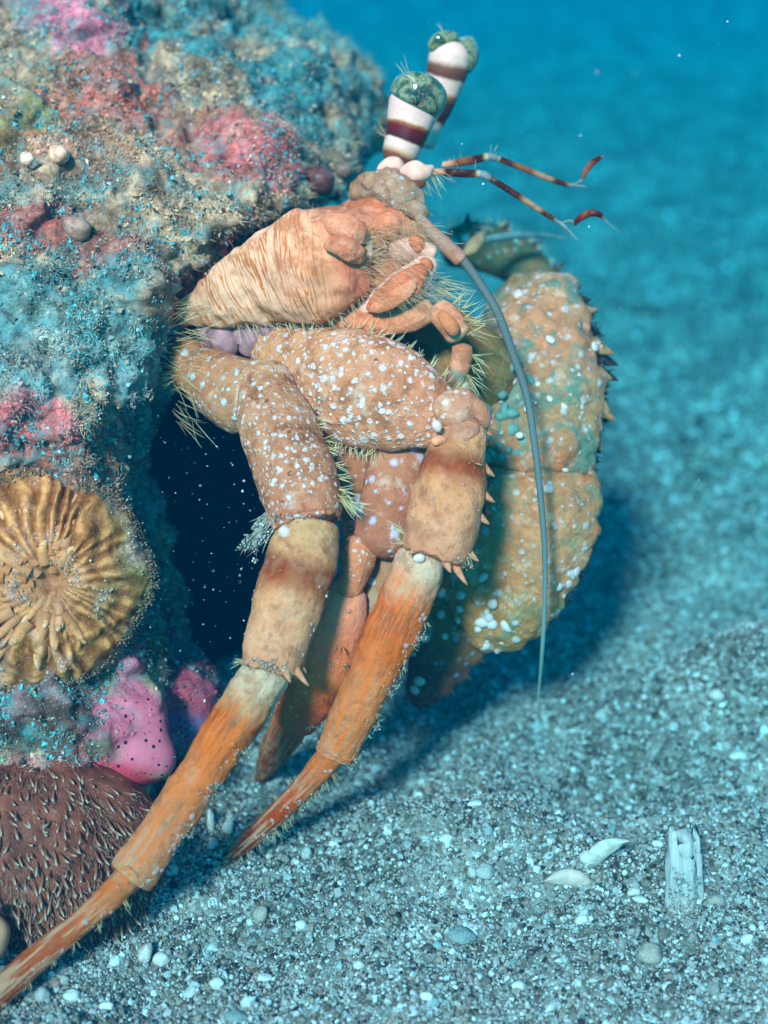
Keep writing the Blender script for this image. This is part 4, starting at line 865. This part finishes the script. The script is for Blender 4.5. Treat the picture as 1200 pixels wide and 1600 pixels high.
# dense hairs over the mouth
n = 900; hx = rng.uniform(556, 662, n); hy = 345 + rng.uniform(0, 120, n)
ro = P(hx, hy, 28.75 - .45 * rng.random(n)); di = rng.normal(0, .22, (n, 3)) + RT * .9 - UP * rng.uniform(.1, .9, n)[:, None] + TOCAM * .45
bristles(crab, ro, di, rng.uniform(.2, .6, n), .0042, .3, hair_mat2, 'mouth_bristles')
n = 160; hx = rng.uniform(575, 660, n); hy = rng.uniform(405, 470, n)
bristles(crab, P(hx, hy, 28.05), rng.normal(0, .25, (n, 3)) + RT * .7 - UP * .5 + TOCAM * .3, rng.uniform(.2, .45, n), .005, .3, hair_mat2, 'mouth_bristles')
n = 70; hx = rng.uniform(600, 665, n); hy = rng.uniform(325, 375, n)
bristles(crab, P(hx, hy, 28.9), rng.normal(0, .2, (n, 3)) - UP * 1 + TOCAM * .3 + RT * .2, rng.uniform(.25, .55, n), .008, .2, None, 'mouth_bristles')
n = 60; hx = rng.uniform(660, 690, n); hy = rng.uniform(430, 475, n)
bristles(crab, P(hx, hy, 28.9), rng.normal(0, .25, (n, 3)) + RT * 1 - UP * .5, rng.uniform(.4, .9, n), .008, .15, None, 'mouth_bristles')
# bristles at the rim where the legs leave the shell
n = 110; t = rng.random(n); hx = 268 + 40 * rng.random(n); hy = 470 + 190 * t
bristles(crab, P(hx, hy, 29.0 + .3 * rng.random(n)), rng.normal(0, .3, (n, 3)) + RT * .9 - UP * (t * 1.3 - .3)[:, None] + TOCAM * .2, rng.uniform(.3, .75, n), .0065, .2, None, 'rim_bristles')

# --- head crust, antennal bases, eyes
hc = crust('head_crust', [(0, (.40, .36, .27)), (.5, (.46, .46, .38)), (1, (.34, .46, .44))], .15, .2, (.35, .2, .1), mottle=.55, bump=.6, spots=(3.4, .3), spots_col=(.6, .68, .66))
Loft([(548, 312, 29.6, 14), (580, 298, 29.3, 26), (612, 296, 29.1, 30), (640, 312, 28.9, 24), (662, 330, 28.9, 12)], .25, .2, .7, nu=90, nv=56, noise=(.10, .3)).make('head_plate', hc, crab)
Loft([(590, 272, 30.0, 10), (612, 262, 29.9, 16), (632, 258, 29.9, 10)], .12, .12, .8, 40, 32).make('eye_scale', whi, crab)
osl = Loft([(626, 272, 29.3, 9), (646, 269, 29.1, 17), (664, 268, 29.1, 12), (678, 260, 29.2, 3)], .12, .05, .8, 50, 36)
osl.make('eye_scale', whi, crab)
Loft([(628, 284, 29.15, 5), (648, 290, 29.05, 9), (664, 282, 29.15, 5)], .08, .08, .8, 40, 32).make('eye_scale', plain('dark_scale', (.14, .045, .02), .4), crab)
r_, d_, l_ = tufts(osl, row(.3, .9, 172, 6, .5, .3, 4)); bristles(crab, r_, d_, l_, .007)
def eye_bands(name, stops):
    t = NT(name); o = t.obj(); u = t.attr('lu', 'Fac'); uu = t.math('ADD', u, t.math('MULTIPLY', t.math('SUBTRACT', t.noise(o, 3, 3), .5), .06))
    return t.out(t.mix(t.step(t.noise(o, 20, 3), .35, .75), t.ramp(uu, stops), t.mix(1, t.ramp(uu, stops), (.86, .82, .8), 'MULTIPLY')), .28, None, .5, .06)
W_, D_, M_ = (.68, .45, .34), (.045, .004, .003), (.30, .11, .02)
e1 = Loft([(616, 262, 30.2, 12), (622, 245, 30.15, 26), (633, 215, 30.1, 32), (642, 185, 30.05, 38), (650, 158, 30.0, 42), (654, 140, 30.0, 40)], .1, .35, 1, nu=110, nv=64, noise=(.012, .5), fine=0)
st1 = e1.make('eyestalk', eye_bands('eye_bands', [(0, (.22, .09, .05)), (.14, (.16, .04, .02)), (.19, (.55, .32, .15)), (.23, W_), (.32, W_), (.345, D_), (.49, (.13, .006, .004)), (.53, M_), (.56, W_), (.9, W_)]), crab)
cor = NT('cornea'); o = cor.obj(); z = cor.noise(o, 2.6, 3, .55, 1.2)
cc_ = cor.ramp(z, [(.3, (.006, .02, .012)), (.42, (.05, .08, .03)), (.5, (.24, .24, .11)), (.56, (.03, .09, .05)), (.68, (.34, .32, .18))])
pc = tuple(P(654, 150, 29.4) - world_of(crab)); dv = cor.n('ShaderNodeVectorMath', operation='DISTANCE'); cor.put(dv.inputs[0], o); dv.inputs[1].default_value = pc
cc_ = cor.mix(cor.step(cor.math('ADD', dv.outputs['Value'], cor.math('MULTIPLY', cor.math('SUBTRACT', cor.noise(o, 7, 4, .7), .5), .35)), .10, .26, .92, 0), cc_, (.006, .010, .006))
cc_ = cor.mix(cor.math('MULTIPLY', cor.step(cor.noise(o, 16, 4, .7), .52, .66), .6), cc_, (.30, .26, .12))
lw = cor.n('ShaderNodeLayerWeight'); lw.inputs[0].default_value = .35
cor_m = cor.out(cor.mix(cor.math('MULTIPLY', lw.outputs[1], .6), cc_, (.03, .22, .14)), .10, None, .6)
cor_m.node_tree.nodes['Principled BSDF'].inputs['Coat Weight'].default_value = .5
ec1 = Loft([(640, 172, 29.95, 26), (648, 162, 29.95, 42), (653, 150, 29.9, 45), (657, 136, 29.9, 42), (661, 122, 29.95, 26)], .12, .22, 1.0, nu=70, nv=64, noise=None, fine=0)
ec1.make('cornea', cor_m, st1)
e2 = Loft([(664, 232, 32.0, 14), (676, 195, 31.9, 16), (686, 165, 31.8, 23), (694, 130, 31.7, 30), (700, 105, 31.6, 33), (704, 80, 31.5, 32), (706, 66, 31.5, 24)], .1, .25, 1, nu=110, nv=64, noise=(.012, .5), fine=0)
st2 = e2.make('eyestalk', eye_bands('eye_bands_far', [(0, W_), (.22, W_), (.27, D_), (.44, (.06, .02, .015)), (.50, M_), (.54, W_), (.66, W_), (.69, (.10, .03, .015)), (.77, (.16, .06, .025)), (.83, W_), (.95, W_)]), crab)
ec2 = Loft([(714, 114, 31.6, 14), (722, 95, 31.6, 24), (722, 76, 31.6, 25), (714, 62, 31.6, 16)], .15, .15, 1.0, nu=60, nv=48, noise=None, fine=0)
ec2.make('cornea', cor_m, st2)
Loft([(672, 78, 31.3, 8), (684, 64, 31.2, 12), (704, 58, 31.2, 10), (716, 62, 31.3, 5)], .08, .08, .7, 40, 30, None, 0).make('cornea', cor_m, st2)
def few(parent, pts, ln, w=.009):
    n = len(pts); bristles(parent, np.array([P(a, b, c) for a, b, c, _, _ in pts]), np.array([RT * dx - UP * dy for *_, dx, dy in pts]), np.array([ln] * n) * rng.uniform(.7, 1.1, n), w, .08)
few(st1, [(640, 122, 29.9, -.5, -.85), (642, 122, 29.9, -.35, -.95), (638, 124, 29.9, -.6, -.8)], .5)
few(st2, [(696, 54, 31.3, -.5, -.75), (698, 54, 31.3, -.6, -.6)], .42)
few(crab, [(604, 215, 30.2, -.8, -.5), (606, 217, 30.2, -.7, -.7), (603, 212, 30.2, -.5, -.8)], .35)
# antennal peduncle and long antenna
ant_m = crust('antenna_base', [(0, (.34, .44, .42)), (.6, (.32, .38, .37)), (1, (.48, .40, .36))], .06, .5, (.38, .14, .07), mottle=.3, streak_f=(.8, 7))
Loft([(628, 318, 29.0, 16), (652, 330, 28.8, 15), (662, 345, 28.7, 10)], .12, .1, .9, 40, 32).make('antenna_base', hc, crab)
pa = Loft([(652, 338, 28.7, 9), (680, 368, 28.5, 11), (705, 392, 28.4, 12), (724, 410, 28.4, 12)], .08, .08, .9, 60, 32); ped = pa.make('antenna_base', ant_m, crab)
few(ped, [(668, 350, 28.6, .9, .2), (680, 358, 28.6, .9, .3), (700, 380, 28.5, .9, .0), (705, 384, 28.5, .8, .35)], .45)
def rings(u, th): return .002 * np.sin(u * 620)
af = NT('antenna_grey'); o = af.obj(); u = af.attr('lu', 'Fac'); s_ = af.math('SINE', af.math('MULTIPLY', u, 1500.0))
afm = af.out(af.mix(af.step(s_, -.2, .6), af.ramp(u, [(0, (.06, .08, .07)), (.6, (.09, .13, .12)), (.85, (.22, .32, .26)), (1, (.4, .5, .4))]), af.ramp(u, [(0, (.11, .13, .11)), (.6, (.13, .17, .15)), (1, (.45, .52, .42))])), .5, None, .4)
LA_ = Loft([(722, 404, 28.4, 7.5), (748, 440, 28.35, 7), (778, 490, 28.3, 6.8), (801, 552, 28.4, 6.4), (823, 618, 28.5, 6), (836, 700, 28.5, 5.6), (845, 780, 28.6, 5), (851, 860, 28.8, 4.5), (851, 940, 29.1, 3.8), (847, 1020, 29.9, 3.2), (841, 1092, 31.7, 1.6)], .05, .05, 1, nu=620, nv=14, noise=None, fine=0, ribs=rings)
LA_.make('antenna', afm, crab)
# antennules
an_b = crust('antennule_dark', [(0, (.72, .68, .6)), (.22, (.6, .4, .25)), (.32, (.035, .012, .008)), (.85, (.045, .014, .008)), (.92, (.5, .6, .55)), (1, (.35, .5, .5))], .03, 0, rough=.35)
an_c = crust('antennule_thin', [(0, (.4, .55, .5)), (.06, (.035, .012, .008)), (.45, (.045, .016, .01)), (.55, (.35, .33, .25)), (.74, (.3, .28, .22)), (.82, (.05, .02, .015)), (.95, (.06, .025, .02)), (1, (.3, .45, .45))], .03, 0, rough=.35)
comb_m = crust('antennule_comb', [(0, (.03, .008, .008)), (.3, (.15, .012, .012)), (.65, (.09, .01, .01)), (.85, (.03, .01, .01)), (1, (.25, .4, .4))], .03, 0, rough=.4)
clear_m = plain('clear_joint', (.13, .17, .16), .35, .2, 5)
def tube(name, st, mat, parent, e=.05, **kw):
    if name.startswith('antennule'): st = [(a, b, c, w_ * .72) for a, b, c, w_ in st]
    L = Loft(st, e, e, 1, kw.pop('nu', 60), 20, None, 0); return L, L.make(name, mat, parent)
for (b0, b1, b2, dpt) in (((672, 268), (712, 270), (754, 272), 30.1), ((690, 258), (728, 252), (766, 244), 31.0)):
    L1, o1 = tube('antennule', [(b0[0], b0[1], dpt, 6), (b1[0], b1[1], dpt - .1, 9), (b2[0], b2[1], dpt - .2, 8)], an_b, crab)
    if dpt < 30.5:
        tube('antennule_joint', [(748, 272, 29.9, 8), (758, 274, 29.9, 9), (766, 280, 29.9, 7)], clear_m, o1)
        L2, o2 = tube('antennule_joint', [(762, 276, 29.9, 6.5), (800, 300, 29.85, 7), (840, 326, 29.8, 6.5), (870, 345, 29.8, 5)], an_c, o1)
        tube('antennule_joint', [(868, 344, 29.8, 4), (880, 352, 29.8, 5), (892, 364, 29.8, 3), (903, 376, 29.8, 1)], clear_m, o1)
        tube('antennule_comb', [(897, 352, 29.8, 4), (906, 341, 29.75, 7), (922, 333, 29.7, 8), (936, 335, 29.7, 6.5), (946, 343, 29.7, 3)], comb_m, o1)
        tube('antennule_joint', [(945, 342, 29.7, 2.2), (952, 350, 29.7, 1.6), (968, 362, 29.7, .6)], clear_m, o1); tube('antennule_joint', [(878, 349, 29.8, 3.5), (890, 345, 29.8, 3), (899, 350, 29.8, 3)], clear_m, o1)
        few(o1, [(700, 262, 30, .1, -1), (716, 264, 30, -.3, -1), (742, 264, 30, .1, -1), (700, 276, 30, .9, .7), (690, 274, 30, .95, .5)], .28, .006)
    else:
        tube('antennule_joint', [(762, 244, 30.8, 7), (772, 246, 30.8, 8), (780, 249, 30.8, 6)], clear_m, o1)
        tube('antennule_joint', [(776, 247, 30.8, 6.5), (815, 262, 30.8, 6.5), (860, 280, 30.8, 6.5), (890, 290, 30.8, 5)], an_c, o1)
        tube('antennule_joint', [(888, 288, 30.8, 4), (902, 290, 30.8, 3.6), (918, 292, 30.8, 1)], clear_m, o1)
        tube('antennule_comb', [(910, 282, 30.8, 3), (914, 270, 30.8, 6), (924, 256, 30.8, 7), (936, 247, 30.8, 5.5), (944, 244, 30.8, 3)], comb_m, o1); tube('antennule_joint', [(896, 289, 30.8, 3.4), (905, 284, 30.8, 3), (911, 280, 30.8, 3)], clear_m, o1)
        few(o1, [(766, 238, 30.8, .1, -1), (772, 238, 30.8, .4, -1), (720, 248, 30.9, -.1, -1)], .22, .006)
# blurred whip beyond the mouth and a leaf-like exopod
tube('exopod', [(722, 400, 32.0, 3), (740, 385, 32.2, 12), (758, 360, 32.5, 4)], plain('exopod', (.35, .22, .10), .5), crab)
tube('exopod_whip', [(745, 378, 33.2, 6), (800, 368, 33.6, 6), (850, 368, 34, 4), (890, 374, 34.2, 1.5)], plain('exopod_whip', (.10, .20, .18), .5), crab)

# weed tuft hanging at the first knee
kx = [(418, 800), (412, 812), (425, 822), (408, 826)]
wd = NT('weed'); wd_m = wd.out(wd.mix(wd.noise(wd.obj(), 8, 4), (.10, .08, .05), (.45, .43, .33)), .7)
wr, wdr, wl = [], [], []
for a, b in kx:
    for _ in range(7): wr.append(P(a + random.uniform(-4, 6), b + random.uniform(-6, 8), 27.5)); wdr.append(-RT * random.uniform(.2, .9) - UP * random.uniform(.5, 1.0) + TOCAM * random.uniform(-.2, .3)); wl.append(random.uniform(.3, .75))
v_, f_, t__ = hair_arrays(np.array(wr), np.array(wdr), np.array(wl), .014, .25, 4)
weed = tag(make('weed_tuft', v_, f_, wd_m), 'ragged tuft of silty weed hanging from the knee of the leg nearest the shell', 'weed')
tips = np.array(wr) + np.array(wdr) / np.linalg.norm(wdr, axis=1)[:, None] * (np.array(wl) * rng.uniform(.3, 1, len(wl)))[:, None]
fluff(weed, tips, 7, .035, .022, [(.5, .48, .38), (.3, .28, .2), (.6, .6, .52)], 'silt_clumps')

# silt specks stuck on the legs
for L, par, n, rgn in ((LA3, legA, 200, (.1, 1, -5, 70)), (LA4, legA, 90, (0, 1, 0, 120)), (LB3, legB, 120, (.1, 1, -10, 60)), (LA2, legA, 60, (0, 1, 10, 170)), (LB2, legB, 60, (0, 1, 10, 170)), (LA1, legA, 50, (0, 1, 10, 170)), (LB4, legB, 90, (0, 1, -10, 190)), (LE1, clawE, 60, (0, 1, 5, 170))):
    u_ = rng.uniform(rgn[0], rgn[1], n); th_ = R(1) * rng.uniform(rgn[2], rgn[3], n); p, nn, _ = L.at(u_, th_)
    cl = np.array([(.5, .48, .4), (.12, .08, .06), (.7, .68, .6), (.4, .22, .14)])[rng.integers(0, 4, n)]
    a = grains(p + nn * .012, rng.uniform(.004, .012, n), cl); make('silt_specks', a[0], a[1], sand_grain, par, kind='stuff', smooth=False, attrs={'Col': (a[2], 'FLOAT_COLOR')})

for L, par, uu_, t0_ in ((LA3, legA, (.35, .55, .72), 10), (LB3, legB, (.38, .6, .8, .97), 5), (LA2, legA, (.95, .97), 100), (LB2, legB, (.02, .97), 20), (LC2, legC, (.4, .8), 40), (LA1, legA, (.97,), 140), (LB4, legB, (.3, .6), 10)):
    for u_ in uu_:
        p, nn, T = L.at(np.full(14, u_) + rng.normal(0, .012, 14), R(t0_) + rng.normal(0, .35, 14)); ln_ = rng.uniform(.06, .22, 14)
        dd_ = nn + rng.normal(0, .6, (14, 3)); v_, f_, t__ = hair_arrays(p, dd_, ln_, .007, .4, 3); make('silt_tatters', v_, f_, wd_m, par, kind='stuff')
        fluff(par, p + dd_ / np.linalg.norm(dd_, axis=1)[:, None] * (ln_ * .7)[:, None], 5, .025, .013, [(.55, .5, .4), (.2, .14, .08), (.62, .6, .5), (.5, .3, .15)], 'silt_tatters')

# ------------------------------------------------------------------ fragments on the sand
def gpt(px, py, up=0):
    d = ground_depth(py)
    for _ in range(12):
        p = P(px, py, d); h = float(gh(np.array([p[0]]), np.array([p[1]]))[0]); d = d - (h - p[2]) / (SP + CP * (py - 800) / K) * -1 * -1
    p = P(px, py, d); p[2] = float(gh(np.array([p[0]]), np.array([p[1]]))[0]) + up; return p
def pebble_mesh(seed, sub=3):
    import bmesh
    bm = bmesh.new(); bmesh.ops.create_icosphere(bm, subdivisions=sub, radius=1); co = np.array([v.co[:] for v in bm.verts])
    rr_ = 1 + .30 * fbm(co + seed * 9, .8, 3, seed) - .25 * np.clip(co[:, 0] * math.cos(seed) + co[:, 1] * math.sin(seed) - .45, 0, 1); 
    for v, c_, r__ in zip(bm.verts, co, rr_): v.co = Vector(c_ * r__)
    for f in bm.faces: f.smooth = True
    me = bpy.data.meshes.new('pebble'); bm.to_mesh(me); bm.free(); return me
pm = {'white': plain('white_pebble', (.70, .54, .47), .5, .12, 5), 'pink': plain('pink_pebble', (.66, .46, .38), .5, .15, 5), 'grey': plain('grey_pebble', (.44, .34, .30), .6, .25, 5), 'tan': plain('tan_pebble', (.42, .27, .21), .6, .25, 5), 'dark': plain('dark_pebble', (.12, .09, .07), .6, .3, 5), 'green': plain('green_pebble', (.26, .25, .22), .6, .25, 5)}
PEB = [(228, 1497, 10, 20, 'pink', 20, 'slim pinkish pebble standing on the sand below the nearest leg'), (252, 1503, 16, 11, 'pink', -30, 'broad pinkish shell chip right of the slim pink pebble'),
 (113, 1558, 14, 9, 'white', 20, 'oval white pebble below the nearest leg tip'), (66, 1562, 12, 13, 'grey', 0, 'round grey pebble at the bottom left under the leg tip'), (168, 1575, 11, 7, 'white', 0, 'small white pebble at the bottom left of the sand'),
 (412, 1530, 15, 7, 'white', 5, 'flat white chip on the sand at the bottom, left of centre'), (340, 1540, 11, 9, 'white', 20, 'chunky white pebble left of the flat white chip'), (368, 1590, 18, 8, 'green', 0, 'flat grey pebble cut by the bottom edge'),
 (406, 1437, 12, 14, 'tan', 40, 'smooth tan pebble on the sand right of the nearest leg'), (268, 1365, 12, 10, 'pink', 10, 'peach pebble beside the foot of the nearest leg joint'), (240, 1385, 6, 7, 'white', 0, 'tiny white pebble touching the peach pebble'),
 (330, 1290, 6, 18, 'pink', -5, 'upright pinkish sliver behind the nearest leg'), (356, 1296, 9, 13, 'pink', 30, 'pale shell chip beside the upright pinkish sliver'), (470, 1450, 10, 8, 'white', 30, 'white angular pebble below the tip of the forward leg'),
 (910, 1440, 10, 7, 'white', -40, 'glossy white pebble just below the buried pale crescent'), (742, 1257, 11, 5, 'white', 0, 'thin white flake on the sand crest below the large claw'), (698, 1313, 10, 7, 'white', 10, 'white pebble on the lit sand below the dark shadow'),
 (757, 1366, 15, 12, 'grey', 0, 'pale grey rounded lump left of the buried crescent'), (916, 1346, 12, 11, 'white', 0, 'cluster white pebble above the standing crescent shell'), (1028, 1322, 9, 6, 'white', 20, 'white chip above the upright pale block'),
 (1118, 1410, 13, 10, 'tan', 0, 'round tan pebble right of the upright pale block'), (1166, 1470, 13, 7, 'white', -40, 'bright white chip near the right edge of the sand'), (1014, 1495, 20, 16, 'tan', 0, 'flat sandy brown pebble below the upright pale block'),
 (810, 1545, 12, 8, 'white', 15, 'white pebble at the bottom right of centre'), (668, 1560, 10, 7, 'white', 0, 'white pebble near the bottom edge below the sand crest'), (990, 1396, 10, 8, 'pink', 0, 'peach shell chip left of the upright pale block'),
 (1002, 1408, 12, 5, 'white', 10, 'thin white flake under the peach shell chip'), (720, 1465, 22, 12, 'green', 0, 'flat grey stone on the sand below the grey lump'), (1110, 1160, 12, 9, 'pink', 0, 'peach pebble on the raised sand at the right'), (480, 1340, 8, 12, 'grey', 0, 'grey upright chip right of the forward leg tip'),
 (1165, 1075, 12, 8, 'white', 0, 'white chip on top of the raised sand at the right edge'), (838, 1155, 12, 6, 'green', 0, 'dull grey flake lying in the dark shadow under the antenna'), (1045, 1545, 12, 8, 'white', 0, 'white pebble in the bottom right part of the sand'), (560, 1512, 9, 7, 'white', 0, 'small white pebble in the bottom middle of the sand'),
 (1010, 488, 26, 10, 'dark', 0, 'blurred dark stone on the far sand right of the large claw'), (1090, 745, 20, 9, 'dark', 0, 'blurred dark stone on the far sand at the right')]
pmes = [pebble_mesh(k) for k in range(5)]
for n_i, (px, py, wpx, hpx, kd, ang, lab) in enumerate(PEB):
    d = ground_depth(py); rx, rz = wpx * d / K, hpx * d / K; me = pmes[n_i % 5].copy(); me.materials.append(pm[kd])
    o = link('pebble', me); o.location = Vector(gpt(px, py, rz * .45)); o.scale = (rx, (rx + rz) * .5, rz); o.rotation_euler = (R(-15), R(ang * .7), R(random.uniform(-25, 25))); tag(o, lab, 'pebble', 'pebbles and chips on the sand')
# further nameless bits
# crescent shell fragments
def crescent(px, py, L, W, ang, tilt, mat, label, lift):
    nu, nv = 60, 14; t = np.linspace(-1, 1, nu)[:, None]; s_ = np.linspace(0, 1, nv)[None]
    bow = .48 * L * (1 - t ** 2); x = L * t + 0 * s_; inner = bow * .0; y = inner + (bow * 1.25 + .02 - inner) * s_; z = .22 * W * np.sin(s_ * 2.6) + .05 * W * np.cos(t * 3) + 0 * t
    fr = np.stack([x, y, z], -1).reshape(-1, 3); bk = fr - np.array([0, 0, .05 * L]); i = np.arange(nu * nv).reshape(nu, nv); n = len(fr)
    f = np.stack([i[:-1, :-1], i[1:, :-1], i[1:, 1:], i[:-1, 1:]], -1).reshape(-1, 4)
    rim = np.concatenate([i[0], i[1:, -1], i[-1, ::-1][1:], i[::-1, 0][1:-1]]); r2 = np.roll(rim, -1)
    v = np.vstack([fr, bk]); v = v + .015 * np.stack([fbm(v, .3, 2, 3)] * 3, -1)
    o = link('shell_fragment', mesh('shell_fragment', v, np.vstack([f, f[:, ::-1] + n, np.stack([rim, r2, r2 + n, rim + n], -1)])), mat)
    o.location = Vector(gpt(px, py, lift)); o.rotation_euler = (R(tilt), R(ang), 0); return tag(o, label, 'shell fragment', 'shell fragments on the sand')
frag_m = plain('fragment', (.66, .38, .29), .5, .15, 6, .1); frag_g = plain('fragment_green', (.56, .42, .33), .4, .2, 6, .1)
crescent(889, 1390, .50, .5, 10, 55, frag_m, 'cream crescent of broken shell half buried in the sand', .02)
crescent(948, 1352, .56, .5, -44, 70, frag_g, 'slim greenish white crescent shell standing on edge in the sand', .18)
# upright translucent block
v = []; 
for z in np.linspace(-.2, 1.35, 14):
    for k in range(20):
        a = k * 2 * math.pi / 20; ca, sa = math.cos(a), math.sin(a); r1 = (abs(ca) ** 4 + abs(sa) ** 4) ** -.25
        v.append((.25 * r1 * ca * (1 - .10 * z) + .035 * math.sin(z * 4 + k * 1.7) + .02 * math.sin(z * 11 + k), .17 * r1 * sa + .04 * math.sin(3 * a + z), z + (z > 1.0) * (.16 * math.sin(a * 2 + 1) + .07 * math.sin(k * 2.1))))
v = np.array(v); i = np.arange(280).reshape(14, 20); j = np.roll(i, -1, 1); f = np.stack([i[:-1], j[:-1], j[1:], i[1:]], -1).reshape(-1, 4)
blk = NT('pale_block'); ob = blk.obj(); st_m = blk.scale(ob, (9, 9, .7)); bz = blk.noise(st_m, 1, 3)
blk_m = blk.out(blk.mix(blk.step(bz, .35, .65), (.40, .30, .26), (.56, .43, .38)), .5, blk.bump(bz, .5, .06), .3, .2)
o = link('shell_fragment', mesh('shell_fragment', v, [f, np.array([i[-1]])]), blk_m); o.location = Vector(gpt(1062, 1418)); o.rotation_euler = (R(-22), R(4), R(10)); tag(o, 'upright pale grey ribbed block of shell stuck in the sand on the right', 'shell fragment', 'shell fragments on the sand')
bv = gpt(1062, 1418); pt = bv + np.stack([rng.uniform(-.28, .28, 260), rng.uniform(-.30, -.12, 260), rng.random(260) ** 2.2 * 1.1 - .05], -1)
Ri = np.array(o.rotation_euler.to_matrix()); fluff(o, (pt - bv) @ Ri + bv, 1, .01, .022, [(.45, .36, .28), (.3, .2, .15), (.6, .5, .42)], 'stuck_sand')
o2 = o.copy(); COL.objects.link(o2); o2.location = Vector(gpt(1088, 1405)); o2.scale = (.5, .6, .92); o2.rotation_euler = (R(-20), R(7), R(30)); o2['label'] = 'narrow pale sliver standing against the right side of the upright block'

# ------------------------------------------------------------------ specks drifting in the water
n = 520; d = rng.uniform(20, 60, n); px_, py_ = rng.uniform(-60, 1260, n), rng.uniform(-60, 1660, n); p = P(px_, py_, d); kk = (p[:, 2] > .3) & (p[:, 2] < 20)
p = p[kk]; n2 = 260; d = rng.uniform(25.5, 31, n2); p2 = P(rng.uniform(230, 520, n2), rng.uniform(620, 1120, n2), d); p = np.vstack([p, p2])
s = np.minimum(rng.gamma(1.3, .0038, len(p)) + .0025, .02); a = grains(p, s, np.tile((.7, .78, .75), (len(p), 1)))
make('drifting_specks', a[0], a[1], sand_grain, kind='stuff', smooth=False, attrs={'Col': (a[2], 'FLOAT_COLOR')})
